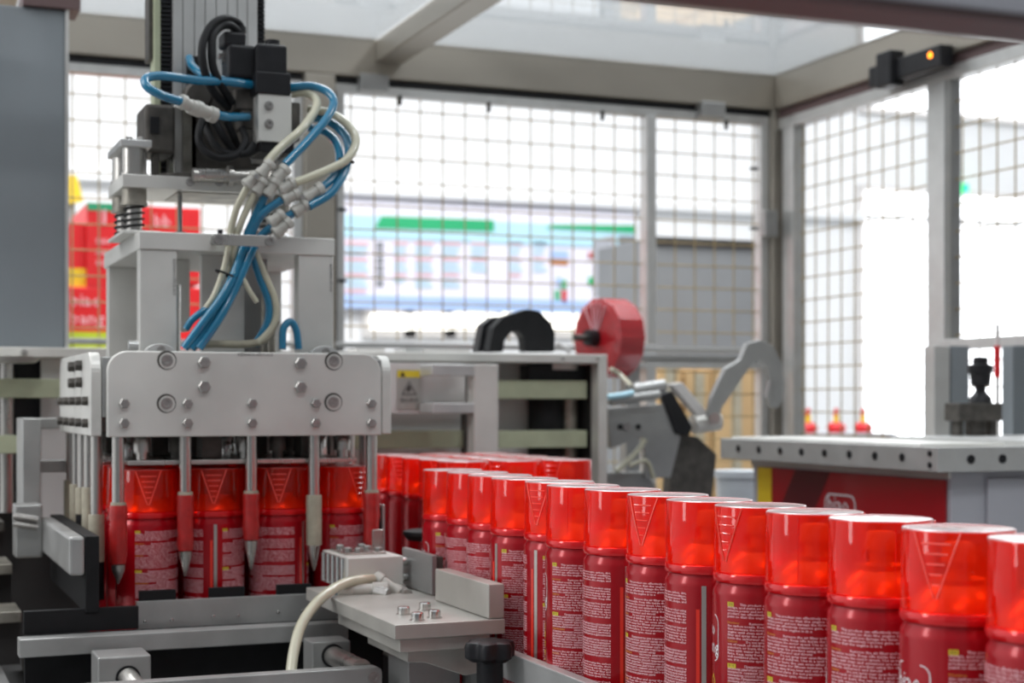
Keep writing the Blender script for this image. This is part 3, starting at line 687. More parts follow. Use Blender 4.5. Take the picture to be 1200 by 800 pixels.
# clamp bar
a = onY(247.5, 275, 1.657); b = onY(324.5, 288, 1.657)
bm = BM(); n = 6; zc = (a.z+b.z)/2; r_ = .006
pts = [(b.x-r_+r_*math.cos(t), 1.657, zc-.0015*0+r_*math.sin(t)) for t in [math.radians(-90+30*k) for k in range(7)]]+[(a.x+r_+r_*math.cos(t), 1.657, zc+r_*math.sin(t)) for t in [math.radians(90+30*k) for k in range(7)]]
hb_ = obj('hose_clamp', a_prism(bm, pts, (0, .003, 0)), 'steel', hd, bevel=.0004)
for x in (a.x+.008, b.x-.008):
    capscrew(hb_, (x, 1.657, zc), (0, -1, 0), .0052, .003); cyl('spacer', 'bolt', (x, 1.660, zc), (x, 1.690, zc), .003, hb_)
q = onY(258, 268, 1.70); hexbolt(pp, (q.x, 1.70, PT), (0, 0, 1), .003, .006, 'black')
# bearing blocks, springs and the floating plate
UP0, UP1 = H+.2315, H+.2455
up = box('floating_plate', 'plate', .2485, .436, 1.722, 1.832, UP0, UP1, hd, .0008)
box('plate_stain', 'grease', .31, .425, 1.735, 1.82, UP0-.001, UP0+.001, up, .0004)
for x0, x1 in ((.2485, .289), (.397, .436)): box('spring_seat', 'plate', x0, x1, 1.722, 1.832, PT, PT+.004, hd, .0008)
for x in (.2635, .4215):
    for y in (1.741, 1.812):
        cyl('shaft', 'steel', (x, y, PT+.003), (x, y, UP0), .0085, hd)
        lathe('bushing', 'grease', (x, y, UP0), (x, y, 0), [(0, .0135), (.015, .0135), (.015, .0148), (.018, .0148)], hd, 24)
        pts = [(x+.0105*math.cos(t*.35), y+.0105*math.sin(t*.35), PT+.0055+t*.00036) for t in range(0, 72)]
        tube('spring', 'blackm', pts, .0012, hd, 6, n=1)
        lathe('bearing', 'steel', (x, y, UP1), (x, y, H+1), [(0, .0150), (.003, .0150), (.003, .0135), (.030, .0135)], hd, 24)
    cap_ = box('bearing_cap', 'alu', x-.0165, x+.0165, 1.725, 1.828, UP1+.030, UP1+.038, hd, .001)
    for dx, y in ((-.006, 1.735), (.006, 1.735), (0, 1.75), (0, 1.815)): hexbolt(cap_, (x+dx, y, UP1+.038), (0, 0, 1), .0038, .004)
q = onY(211, 250, 1.76); cyl('thin_rod', 'alu_dk', (q.x, 1.76, PT), (q.x, 1.76, UP0), .0025, hd, 10); hexbolt(hd, (q.x, 1.76, PT+.001), (0, 0, 1), .007, .007, name='nut')
# small horizontal air cylinder on the plate
ac0, ac1 = onY(226, 205, 1.715), onY(272, 206, 1.715)
lathe('small_air_cylinder', 'steel', ac0, ac1, [(0, .0075), (.038, .0075), (.038, .011), (.043, .011), (.043, .0075), (.075, .0075)], hd, 20)
for u in (223, 257): capscrew(hd, onY(u, 213, 1.7215), (0, -1, 0), .0048, .004)
cyl('bearing_flange', 'grime', (.3370, 1.80, UP1), (.3370, 1.80, UP1+.010), .045, hd, 28)
# column with toothed racks
CX0, CX1 = .324, .4245
bm = BM(); a_box(bm, CX0, CX1, 1.857, 1.945, H+.262, H+.72)
edges = [CX0, .336, .3495, .362, .375, .3885, .400, .412, CX1]
for a_, b_ in zip(edges, edges[1:]): a_box(bm, a_+.0004, b_-.0004, 1.850, 1.857, H+.262, H+.72)
obj('column', bm, 'alu', hd, bevel=.0005)
for x0, x1 in ((.3105, .3235), (.4250, .4335)):
    bm = BM(); zz = H+.262
    while zz < H+.70: a_box(bm, x0, x1, 1.852, 1.870, zz, zz+.0028); zz += .0052
    a_box(bm, x0+.002, x1, 1.856, 1.875, H+.262, H+.70)
    o = obj('rack_teeth', bm, 'black', hd); o['kind'] = 'stuff'
box('rack_edge', 'green', .3035, .3105, 1.852, 1.88, H+.262, H+.72, hd, .0005, label='pale yellow-green edge strip')
box('rack_edge', 'grime', .2985, .3035, 1.860, 1.89, H+.40, H+.72, hd, .0005)
box('column_recess', 'black', .340, .362, 1.846, 1.8505, H+.365, H+.405, hd, .0005)
# castings
a = onY(170, 178, 1.78); b = onY(206, 123, 1.78)
cs_ = box('casting', 'grime', a.x, b.x, 1.78, 1.845, a.z, b.z, hd, .004, label='dark cast slide block')
a = onY(176, 156, 1.779); b = onY(187, 137, 1.779); box('casting_pocket', 'black', a.x, b.x, 1.7785, 1.7805, a.z, b.z, cs_, .0003)
a = onY(178, 190, 1.79); b = onY(186, 176, 1.79); box('casting_foot', 'grime', a.x, b.x, 1.785, 1.80, UP1, b.z, hd, .001)
for u0, u1, m in ((204, 214, 'steel'), (214, 231, 'grease')):
    a = onY(u0, 187, 1.80); b = onY(u1, 124, 1.80); box('support_bar', m, a.x, b.x, 1.80, 1.849, UP1, b.z, hd, .001)
box('back_block', 'grime', .335, .425, 1.80, 1.8495, UP1+.02, H+.365, hd, .002)
lathe('motor_coupling', 'grime', onY(233, 112, 1.80), onY(233, 112, 1.76), [(0, .016), (.05, .016), (.055, .013)], hd, 24)
for u0, u1, v0, v1 in ((275, 300, 105, 128), (282, 305, 130, 150), (283, 303, 152, 168)):
    a = onY(u0, v1, 1.725); b = onY(u1, v0, 1.725); box('port_block', 'grime', a.x, b.x, 1.725, 1.78, a.z, b.z, hd, .002)
# valve
def vb(nm, m, u0, u1, v0, v1, Y, dep, bev=.0015, par=None, lab=None):
    a = onY(u0, v1, Y); b = onY(u1, v0, Y); return box(nm, m, a.x, b.x, Y, Y+dep, a.z, b.z, par or hd, bev, label=lab)
vb('valve_body', 'plate', 303, 342, 109, 165, 1.700, .06, .001, lab='silver valve body'); vv = hd.children[-1]
for v in (124, 145):
    q = onY(315, v, 1.70); lathe('washer', 'bolt', q, q+Vector((0, -1, 0)), [(0, .0052), (.001, .0052)], vv, 16); capscrew(vv, q+Vector((0, -.001, 0)), (0, -1, 0), .0036, .003)
vb('valve_cap', 'black', 300, 341, 86, 109, 1.698, .065); vb('solenoid', 'black', 301, 337, 53, 86, 1.700, .045, .003); vb('solenoid', 'black', 268, 301, 53, 90, 1.715, .04, .004)
vb('connector', 'black', 262, 289, 38, 53, 1.72, .03, .003)
q = onY(279, 38, 1.735); cyl('cable_gland', 'black', q, q+Vector((0, 0, .006)), .009, hd)
q = onY(319, 53, 1.72); lathe('solenoid_nut', 'black', q, q+Vector((0, 0, 1)), [(0, .0085), (.005, .0085)], hd, 10)
vb('valve_foot', 'black', 304, 345, 165, 178, 1.703, .055)
vb('valve_spacer', 'grime', 342, 352, 120, 165, 1.71, .05)
for k in range(4):
    q = onY(256+3*k, 66+2*(k % 2)*3, 1.74); cyl('terminal_screw', 'steel', q, q+Vector((.006, 0, 0)), .0035, hd, 8)
Yh = 1.69
def hose(m, pts, r=.0048, nm='hose'): return tube(nm, m, [onY(*p) for p in pts], r, hd, 10)
hose('blackm', [(284, 36, 1.735), (278, 26, 1.73), (262, 22, 1.72), (246, 32, 1.71), (237, 55, 1.70), (240, 85, 1.70), (252, 110, 1.71), (268, 126, 1.73)], .0045, 'cable')
hose('blackm', [(280, 38, 1.73), (270, 30, 1.72), (258, 32, 1.715), (249, 45, 1.705), (249, 75, 1.70), (258, 98, 1.705), (272, 120, 1.725)], .0045, 'cable')
hose('blackm', [(252, 128, 1.72), (236, 145, 1.71), (234, 168, 1.70), (252, 184, 1.695), (276, 182, 1.70), (288, 166, 1.71), (284, 150, 1.72)], .0042, 'cable')
hose('blackm', [(240, 140, 1.73), (246, 160, 1.72), (262, 178, 1.71), (288, 180, 1.70), (298, 168, 1.70)], .0042, 'cable')
hose('blackm', [(250, 140, 1.72), (262, 160, 1.715), (274, 178, 1.72)], .0046, 'cable'); hose('blackm', [(266, 142, 1.72), (274, 160, 1.72), (280, 178, 1.73)], .0042, 'cable')
hose('blue', [(305, 101, 1.72), (270, 96, 1.71), (230, 94, 1.69), (190, 89, 1.67), (171, 92, 1.66), (173, 102, 1.652), (190, 112, 1.652), (212, 119, 1.66)])
hose('blue', [(222, 68, 1.84), (226, 78, 1.82), (240, 88, 1.78), (262, 94, 1.74), (275, 96, 1.72)])
hose('blue', [(252, 134, 1.68), (268, 137, 1.69), (290, 137, 1.72)])
hose('blue', [(340, 102, 1.72), (365, 101, 1.71), (384, 108, 1.70), (391, 121, 1.69), (382, 140, 1.68), (360, 166, 1.67), (334, 193, 1.662)])
hose('chose', [(340, 110, 1.725), (358, 109, 1.715), (370, 116, 1.70), (369, 130, 1.69), (352, 153, 1.675), (330, 172, 1.67), (313, 190, 1.663)])
hose('chose', [(362, 128, 1.73), (388, 133, 1.71), (408, 147, 1.69), (417, 166, 1.68), (406, 187, 1.67), (380, 201, 1.665), (346, 214, 1.66)])
hose('blue', [(362, 137, 1.73), (385, 142, 1.72), (403, 157, 1.70), (409, 178, 1.69), (403, 203, 1.675), (388, 226, 1.665), (362, 242, 1.66)])
hose('blue', [(362, 150, 1.74), (380, 154, 1.73), (394, 167, 1.71), (398, 188, 1.69), (390, 208, 1.675), (372, 224, 1.665)])
for u0, v0, u1, v1 in ((318, 190, 304, 206), (336, 196, 322, 211), (301, 205, 288, 218), (309, 210, 298, 226), (324, 210, 312, 230),
                       (346, 213, 328, 224), (378, 219, 356, 233), (350, 226, 331, 235), (360, 238, 344, 250), (340, 258, 322, 274), (332, 250, 316, 262)):
    fitting(hd, onY(u0, v0, 1.664), onY(u1, v1, 1.664), .0075)
fitting(hd, onY(211, 118, 1.66), onY(228, 127, 1.67), .008); fitting(hd, onY(228, 126, 1.67), onY(253, 136, 1.68), .0085)
for u, v in ((300, 207), (354, 231)): q = onY(u, v, 1.655); lathe('fitting_eye', 'bolt', q, q+Vector((0, -1, 0)), [(0, .003), (.002, .003), (.002, .0015)], hd, 10)
hose('blue', [(310, 230, 1.668), (300, 252, 1.672), (290, 275, 1.675), (279, 310, 1.672), (262, 345, 1.665), (238, 378, 1.662), (216, 408, 1.668)])
hose('blue', [(330, 234, 1.664), (308, 250, 1.668), (296, 270, 1.674), (287, 300, 1.678), (270, 338, 1.675), (248, 375, 1.668), (224, 409, 1.668)])
hose('blue', [(343, 250, 1.664), (320, 264, 1.668), (303, 280, 1.675), (292, 302, 1.672), (275, 340, 1.668), (256, 375, 1.662), (233, 408, 1.664)], .0045)
hose('blue', [(296, 290, 1.68), (280, 325, 1.682), (255, 352, 1.68), (228, 372, 1.68), (218, 385, 1.685)], .004)
hose('chose', [(289, 220, 1.664), (277, 245, 1.667), (270, 275, 1.675), (264, 310, 1.675), (252, 345, 1.675), (241, 362, 1.68)], .0038)
hose('chose', [(298, 227, 1.664), (285, 255, 1.668), (277, 278, 1.675), (272, 310, 1.68), (265, 350, 1.68), (245, 382, 1.678), (232, 400, 1.68)], .0038)
hose('blue', [(296, 300, 1.685), (304, 325, 1.685), (314, 352, 1.685), (313, 378, 1.685), (298, 405, 1.688)], .0042)
hose('chose', [(299, 295, 1.685), (310, 322, 1.684), (322, 352, 1.684), (321, 378, 1.684), (302, 402, 1.685)], .0042)
hose('chose', [(283, 323, 1.67), (292, 340, 1.668), (301, 354, 1.668)], .0028)
hose('blue', [(331, 409, 1.68), (332, 386, 1.682), (340, 377, 1.684), (347, 386, 1.684), (350, 409, 1.684)], .0042)
q = onY(266, 322, 1.67)
for c, rr, ax in ((onY(266, 322, 1.672), .0125, Vector((.4, 0, 1))), (onY(406, 188, 1.675), .0085, Vector((.2, 0, 1)))):
    ax.normalize(); s_ = ax.cross(Vector((0, 1, 0))).normalized(); t_ = Vector((0, 1, 0))
    tube('cable_tie', 'blackm', [c+(s_*math.cos(k*math.pi/8)+t_*.6*math.sin(k*math.pi/8))*rr for k in range(17)], .0013, hd, 6, n=1)

# ================================================================ PACKING MACHINE BEHIND
YM = 2.30; ZT = H+.078
pm = thing('packing_machine', (.5, 2.35, 0), 'white and black boxed machine with pale green bars behind the gripper', 'machine')
def mY(nm, m, u0, u1, v0, v1, Y, dep, bev=.001, par=None, lab=None):
    a = onY(u0, v1, Y); b = onY(u1, v0, Y); return box(nm, m, a.x, b.x, Y, Y+dep, a.z, b.z, par or pm, bev, label=lab)
box('top_plate', 'plate', -.1, 1.0985, YM, 2.62, ZT-.014, ZT, pm, .001)
box('end_post', 'plate', 1.083, 1.0985, YM, YM+.03, .5, ZT-.014, pm, .001); box('end_post', 'plate', 1.083, 1.0985, 2.59, 2.62, .5, ZT-.014, pm, .001)
box('plinth', 'dark', -.1, 1.0985, YM, 2.62, 0, .5, pm, .001)
box('back_panel', 'dark', .05, 1.08, 2.45, 2.46, .5, ZT-.015, pm, 0)
box('side_panel', 'dark', 1.086, 1.096, 2.335, 2.59, .5, ZT-.015, pm, 0)
mY('cover_panel', 'white', 395, 545, 426, 485, 2.27, .02)
mY('rear_cover', 'white', 395, 628, 425, 560, 2.40, .01)
mY('dark_shaft', 'grime', 545, 562, 484, 540, 2.33, .02); mY('arm_upper', 'alu', 507, 556, 427, 440, 2.20, .06); mY('arm_lower', 'alu', 507, 556, 472, 484, 2.20, .06)
mY('upright', 'plate', 556, 584, 427, 560, 2.20, .03)
for v0, v1 in ((446, 467), (504, 525), (566, 590)):
    mY('green_bar', 'green', 584 if v0 < 560 else 440, 688, v0, v1, 2.33, .03)
mY('green_bar', 'green', 395, 546, 504, 526, 2.34, .03); mY('green_bar', 'green', 395, 520, 566, 590, 2.34, .03)
mY('roller_frame', 'black', 620, 686, 428, 446, 2.35, .04); cyl('roller', 'grease', onY(667, 600, 2.37), onY(667, 425, 2.37), .014, pm)
cyl('roller', 'blackm', onY(640, 600, 2.38), onY(640, 425, 2.38), .03, pm); q = onY(668, 424, 2.33); cyl('roller_cap', 'plate', (q.x, 2.37, ZT-.024), (q.x, 2.37, ZT-.014), .03, pm)
# left end of the machine
for u0, u1, v0, v1 in ((-60, 80, 444, 466), (-60, 26, 510, 532)): mY('green_bar', 'green', u0, u1, v0, v1, 2.28, .03)
mY('black_bearing', 'black', -60, 50, 420, 600, 2.36, .05); mY('left_cover', 'white', 48, 82, 420, 640, 2.33, .01); cyl('roller', 'steel', onY(8, 600, 2.33), onY(8, 425, 2.33), .01, pm)
q = onY(28, 411, 2.299); hexbolt(pm, (q.x, 2.30, ZT-.007), (0, -1, 0), .005, .003)
for u in (660, 701): q = onY(u, 417, 2.299); hexbolt(pm, (q.x, 2.30, ZT-.007), (0, -1, 0), .003, .002)
lathe('round_cover', 'plate', onY(10, 425, 2.25), onY(10, 415, 2.25), [(0, .035), (.008, .045)], pm, 24)
# warning sticker
sk = mY('warning_label', 'print_s', 465, 494, 433, 480, 2.2685, .001, 0, lab='small silver and yellow hazard label')
mY('label_header', 'print_y', 466, 493, 434, 442, 2.2675, .001, 0, sk)
tc = [onY(*p, 2.2672) for p in ((479.5, 446), (489, 463), (470, 463))]; ti = [onY(*p, 2.2672) for p in ((479.5, 449.5), (486, 461.2), (473, 461.2))]
bm = BM(); vo = [bm.verts.new(p) for p in tc]; vi = [bm.verts.new(p) for p in ti]
for k in range(3): bm.faces.new((vo[k], vo[(k+1) % 3], vi[(k+1) % 3], vi[k]))
obj('triangle', bm, 'print_g', sk)
bm = BM(); pts = [onY(*p, 2.2672) for p in ((479, 452), (482, 452), (480, 456), (482, 456), (477, 461), (478.5, 457), (476.5, 457))]; bm.faces.new([bm.verts.new(p) for p in pts]); obj('bolt_symbol', bm, 'print_k', sk)
text('label_text', 'print_k', '当心夹手', .0075, (1, 0, 0), (0, 0, 1), onY(468.5, 471, 2.2672), sk); mk = [onY(*p, 2.2670) for p in ((472, 434.5), (475, 441), (469, 441))]
bm = BM(); bm.faces.new([bm.verts.new(p) for p in mk]); obj('header_mark', bm, 'print_k', sk)
# blue-grey cabinet panel
pn = thing('grey_panel', (.0, 2.36, ZT), 'tall blue-grey painted cabinet side filling the left edge', 'cabinet')
a = onY(77, 12, 2.34); box('panel', 'panel', a.x-.55, a.x, 2.34, 2.60, ZT, a.z, pn, .003); box('edge_strip', 'alu', a.x-.001, a.x+.004, 2.335, 2.35, ZT, a.z, pn, .0005)
box('cap_channel', 'brown', a.x-.06, a.x+.02, 2.33, 2.40, a.z, a.z+.02, pn, .001)
# black arch casting
ar = thing('arch_casting', onY(608, 411, 2.5), 'black curved arch casting standing on the machine top', 'casting')
o1 = [(573, 412), (578, 384), (590, 371), (618, 362), (632, 364), (646, 378), (651, 390), (650, 412), (616, 412), (614, 395), (608, 388), (600, 389), (592, 398), (590, 412)]
YA = 2.45; obj('arch', a_prism(BM(), [onY(u, v, YA) for u, v in o1], (0, .03, 0)), 'blackm', ar, bevel=.002)
o2 = [(560, 412), (566, 380), (578, 371), (590, 371), (578, 384), (573, 412)]
obj('arch_flank', a_prism(BM(), [onY(u, v, YA+.035) for u, v in o2], (0, .03, 0)), 'black', ar, bevel=.002)
# things lying on the machine top
for u, v, wd, m in ((430, 408, .05, 'white'), (520, 408, .08, 'white'), (480, 409, .03, 'alu')):
    q = onY(u, v, 2.5); t = box('small_part', m, q.x-wd/2, q.x+wd/2, 2.48, 2.54, ZT, ZT+.012)
    tag(t, {430: 'flat pale part on the machine top, nearest the gripper', 520: 'wide flat pale part on the machine top before the arch', 480: 'small grey part between two pale parts on the machine top'}[u], 'part')
# red reel
ax = Vector((-.981, -.195, 0)).normalized(); C0 = onY(698, 396, 2.72)
rl = thing('film_reel', C0-Vector((0, 0, .09)), 'red film reel with black hub behind the machine top', 'reel')
bm = a_lathe(BM(), C0, C0-ax, [(0, .012), (0, .064), (.004, .077), (.060, .077), (.064, .070), (.064, .012)], 14)
obj('roll', bm, 'reel', rl, bevel=.001)
for k in (80, 92, 104, 118, 60):                      # pleats of the film on the face
    a_ = math.radians(k); e = ax.cross(Vector((0, 0, 1))).normalized()
    tube('film_pleat', 'print_w', [C0+ax*.001+Vector((0, 0, 1))*r*math.sin(a_)+e*r*math.cos(a_) for r in (.015, .04, .068)], .0014, rl, 5, n=1)
cyl('hub', 'black', C0-ax*.061, C0+ax*.02, .016, rl); cyl('spindle', 'grime', C0+ax*.01, C0+ax*.05, .006, rl)
box('reel_stand', 'alu_dk', C0.x+.06, C0.x+.09, C0.y-.01, C0.y+.02, .6, C0.z+.01, rl, .001)
tube('film_lead', 'white', [onY(652, 402, 2.6), onY(668, 412, 2.6)], .004, rl, 6)

# ================================================================ FEED UNIT AND LEVER
fu = thing('feed_unit', (1.25, 2.5, .5), 'grimy grey feed unit of plates and rods between the reel and the tray', 'machine')
YU = 2.48
def fpr(nm, m, pts, Y, dep, lab=None): return obj(nm, a_prism(BM(), [onY(u, v, Y) for u, v in pts], (0, dep, 0)), m, fu, bevel=.0015, label=lab)
fpr('side_plate', 'alu_dk', [(712, 478), (780, 473), (792, 505), (798, 512), (786, 560), (757, 560), (755, 512), (745, 514), (716, 526)], YU, .015)
fpr('chute', 'grime', [(790, 506), (818, 512), (840, 532), (834, 590), (784, 590)], YU+.01, .03)
fpr('frame_foot', 'alu_dk', [(712, 553), (757, 553), (790, 600), (712, 600)], YU+.02, .02)
fpr('guard_plate', 'white', [(786, 450), (800, 448), (832, 486), (822, 492)], YU-.01, .02)
fpr('guard_plate', 'black', [(775, 462), (788, 458), (812, 500), (808, 510), (792, 508)], YU-.005, .015)
cyl('pin', 'alu_dk', onY(735, 500, YU-.005), onY(735, 500, YU+.01), .007, fu); 
for u, v in ((727, 500), (748, 500)): q = onY(u, v, YU-.001); cyl('hole', 'black', q, q+Vector((0, -.001, 0)), .005, fu)
cyl('drum', 'plate', onY(812, 497, YU), onY(842, 493, YU), .017, fu); cyl('roller_rod', 'alu_dk', onY(714, 470, YU-.02), onY(772, 462, YU-.02), .008, fu)
cyl('roller_rod', 'alu_dk', onY(742, 458, YU-.01), onY(778, 452, YU-.01), .012, fu); cyl('rear_rod', 'chrome', onY(748, 450, YU+.02), onY(750, 462, YU-.02), .006, fu)
tube('air_hose', 'banc', [onY(712, 465, YU-.03), onY(728, 463, YU-.03), onY(742, 460, YU-.03)], .005, fu); tube('clear_tube', 'chose', [onY(716, 432, YU+.1), onY(728, 440, YU+.1), onY(740, 452, YU+.05)], .004, fu)
tube('clear_tube', 'chose', [onY(722, 552, YU), onY(745, 530, YU), onY(756, 515, YU)], .005, fu); tube('clear_tube', 'chose', [onY(738, 545, YU), onY(757, 540, YU), onY(766, 560, YU)], .004, fu)
box('pedestal', 'dark', 1.13, 1.27, YU+.02, YU+.1, 0, H-.16, fu, .001)
lv = thing('hook_lever', onY(830, 497, 2.46), 'grey hooked lever arm with a slotted tip rising over the tray', 'lever')
ol = [(831, 487), (834, 466), (850, 432), (868, 421), (876, 402), (892, 398), (906, 405), (916, 425), (919, 450), (917, 470), (912, 478), (904, 476), (899, 465), (903, 445), (899, 430), (890, 422), (882, 426), (872, 440), (846, 478), (844, 492), (836, 494)]
obj('arm', a_prism(BM(), [onY(u, v, 2.44) for u, v in ol], (0, .014, 0)), 'alu_dk', lv, bevel=.001)
q = onY(907, 455, 2.439); obj('slot', a_prism(BM(), [onY(u, v, 2.4395) for u, v in ((905.5, 446), (909, 446), (909, 468), (905.5, 468))], (0, -.001, 0)), 'alu_dk', lv)
cyl('pivot', 'steel', onY(838, 490, 2.435), onY(838, 490, 2.459), .01, lv)

# ================================================================ TRAY TABLE, SIGN CABINET
TX, TY = 1.30, onX(1093, 0, 1.30).y; TYE = onX(844, 0, 1.30).y
tz1, tz0 = H-.0583, H-.0915
ty = thing('perforated_tray', (TX, TY, tz0), 'grey metal tray table with round holes along its edges, right side', 'tray')
box('left_edge', 'alu', TX, TX+.012, TY+.002, TYE, tz0, tz1, ty, .001); box('front_edge', 'alu', TX, 1.86, TY-.010, TY+.002, tz0, tz1, ty, .001)
box('tray_top', 'plate', TX+.012, 1.86, TY+.002, TYE, tz1-.012, tz1-.006, ty, .001); box('raised_lip', 'plate', TX+.01, 1.45, TY+.04, TYE-.02, tz1-.006, tz1+.003, ty, .001)
box('raised_lip', 'alu', 1.55, 1.84, TY+.08, TYE-.12, tz1-.006, tz1+.004, ty, .001)
for u in (865, 889, 914, 939, 966, 995, 1025, 1057): q = onX(u, 528, TX-.0005); cyl('hole', 'black', (TX-.001, q.y, (tz0+tz1)/2+.001), (TX+.002, q.y, (tz0+tz1)/2+.001), .0058, ty, 14)
for zz in (tz0+.009, tz1-.009): cyl('hole', 'black', (TX-.001, TY+.006, zz), (TX+.002, TY+.006, zz), .0042, ty, 12)
for u in (1138, 1175, 1212): q = onY(u, 536, TY-.0105); cyl('hole', 'black', (q.x, TY-.0112, (tz0+tz1)/2), (q.x, TY-.008, (tz0+tz1)/2), .0062, ty, 14)
cn_ = thing('sign_cabinet', (1.4, 2.0, 0), 'grey cabinet with a red and yellow sign under the perforated tray', 'cabinet')
CXs = 1.335; cy0 = onX(1101, 0, CXs).y; cy1 = onX(889, 0, CXs).y
box('body', 'cab', CXs+.004, 1.84, TY+.012, TYE-.04, .1, tz0-.0003, cn_, .002); box('plinth', 'dark', CXs+.02, 1.80, TY+.03, TYE-.08, 0, .1, cn_, .002)
box('upper_strip', 'plate', CXs, CXs+.004, TY+.012, TYE-.04, tz0-.010, tz0-.0005, cn_, 0)
sg = box('sign', 'sign', CXs-.001, CXs+.003, TY+.02, cy1, H-.40, tz0-.012, cn_, 0, label='red sign with yellow edge, dark diagonal and white logo')
ys0 = onX(905, 0, CXs).y; box('yellow_edge', 'skin', CXs-.002, CXs, ys0, cy1, H-.40, tz0-.012, sg, 0)
bm = BM(); zt_ = tz0-.012
pts = [(CXs-.0015, onX(933, 0, CXs).y, zt_), (CXs-.0015, onX(974, 0, CXs).y, zt_), (CXs-.0015, onX(974, 0, CXs).y+.16, zt_-.22), (CXs-.0015, onX(933, 0, CXs).y+.16, zt_-.22)]
bm.faces.new([bm.verts.new(p) for p in pts]); obj('dark_diagonal', bm, 'maroon', sg)
q = onX(985, 590, CXs-.002); LY = onX(968, 0, CXs).y; LWd = LY-onX(1004, 0, CXs).y; bm = text_bm('biao\nbang', LWd*.42, (0, -1, 0), (0, 0, 1), (CXs-.0022, LY-.006, q.z-.012), spacing=.9); obj('sign_lettering', bm, 'print_w2', sg)
bm = BM(); rrect(bm, 0, LWd, 0, LWd*1.05, LWd*.18, .0025)
for v in bm.verts: v.co = Vector((CXs-.0022, LY-v.co.x, onX(967, 577, CXs).z-LWd*1.05+v.co.y))
obj('sign_logo_frame', bm, 'print_w2', sg)
q0 = onX(1113, 560, CXs); box('white_door', 'cab', CXs+.06, 1.82, TY+.006, TY+.012, .15, tz0-.01, cn_, .002)
tb = thing('white_tub', onY(872, 620, 2.55), 'translucent white plastic tub left of the sign cabinet', 'tub')
q = onY(872, 551, 2.62); lathe('tub_body', 'tub', (q.x, 2.62, .90), (q.x, 2.62, 2), [(0, .040), (.02, .045), (q.z-.90-.012, .054), (q.z-.90-.012, .060), (q.z-.90, .060), (q.z-.90, .054)], tb, 32)
sb = box('tub_shelf', 'dark', q.x-.08, q.x+.08, 2.53, 2.72, 0, .9); tag(sb, 'dark stand beneath the white tub', 'stand')

# right-hand gadgets beside the far right post
gx = thing('regulator_stand', onY(1150, 505, 2.30), 'black pneumatic regulator on a dark block behind the tray, far right', 'regulator')
YG = TYE-.16
def gY(nm, m, u0, u1, v0, v1, dep=.03, bev=.002, Y=None):
    Y = Y or YG; a = onY(u0, v1, Y); b = onY(u1, v0, Y); return box(nm, m, a.x, b.x, Y, Y+dep, a.z, b.z, gx, bev)
tt = H-.0543
a = onY(1124, 472, YG); b = onY(1175, 0, YG); box('block', 'grime', a.x, b.x, YG, YG+.04, tt+.024, a.z, gx, .002)
for u0, u1 in ((1128, 1134), (1144, 1160), (1166, 1173)): a = onY(u0, 0, YG); b = onY(u1, 0, YG); box('foot', 'grime', a.x, b.x, YG+.01, YG+.03, tt, tt+.026, gx, .001)
lathe('regulator', 'black', onY(1149, 474, YG+.02), onY(1149, 400, YG+.02), [(0, .020), (.012, .018), (.022, .009), (.030, .009), (.032, .016), (.052, .018), (.054, .021), (.066, .021), (.068, .013), (.080, .012)], gx, 20)
gx2 = thing('red_cable_stand', onY(1172, 505, YG+.1), 'thin white rod with red flag strip behind the black regulator', 'rod')
cyl('rod', 'white', (onY(1169, 505, YG+.1).x, YG+.1, tt-.006), onY(1169, 380, YG+.1), .004, gx2); a = onY(1167, 442, YG+.09); b = onY(1173, 405, YG+.09); box('red_strip', 'rcard', a.x, b.x, YG+.09, YG+.096, a.z, b.z, gx2, .001)
for i, (u0, u1, m) in enumerate(((1095, 1113, 'alu'), (1115, 1136, 'panel'), (1187, 1203, 'panel'))):
    a = onY(u0, 0, YG+.12); b = onY(u1, 0, YG+.12); t = box('stand_profile', m, a.x, b.x, YG+.12, YG+.15, tt-.008, onY(u0, 405, YG+.12).z)
    tag(t, ['pale aluminium upright nearest the far post', 'grey-blue upright just left of the regulator', 'grey-blue upright at the right edge of the photo'][i], 'upright', 'uprights on the tray table')

# ================================================================ THINGS IN THE HALL BEHIND
bn = thing('wall_banner', onY(570, 360, 7.9), 'long lilac information banner with green headers on the hall wall', 'banner')
def bY(nm, m, u0, u1, v0, v1, par, Y=7.9, dep=.02): a = onY(u0, v1, Y); b = onY(u1, v0, Y); return box(nm, m, a.x, b.x, Y, Y+dep, a.z, b.z, par, 0)
bd = bY('board', 'ban', 350, 745, 252, 360, bn, 7.93, .04)
for u0, u1 in ((440, 579), (640, 745)):
    obj('green_header', a_prism(BM(), [onY(u, v, 7.915) for u, v in ((u0, 267), (u0+7, 253+(u0-440)*.05), (u1, 258+(u0-440)*.03), (u1, 271+(u0-440)*.01))], (0, .01, 0)), 'bang', bd)
bY('cyan_band', 'banc', 350, 745, 267, 275, bd, 7.92, .008); bY('blue_foot', 'banb', 350, 745, 354, 359, bd, 7.92, .008)
for u0, u1, n in ((405, 432, 10), (462, 478, 8), (487, 508, 9), (518, 540, 9), (552, 572, 6), (596, 612, 7), (625, 640, 6)):
    for k in range(n): bY('text_line', 'banc' if k % 3 else 'print_w', u0, u1-(k*7 % 5), 284+k*6.2, 286+k*6.2, bd, 7.92, .006)
for k in range(6): bY('heading_character', 'grey', 442, 449, 284+k*9, 290+k*9, bd, 7.92, .006)
for u0, u1, v0, v1, m in ((645, 666, 294, 303, 'banb'), (645, 666, 304, 309, 'print_o'), (652, 658, 325, 335, 'banb'), (658, 664, 328, 338, 'bang'), (659, 664, 340, 355, 'rcard'), (651, 656, 340, 352, 'bang'), (690, 702, 325, 334, 'exitg'), (690, 700, 296, 302, 'magenta')):
    bY('picture', m if m != 'exitg' else 'bang', u0, u1, v0, v1, bd, 7.92, .007)
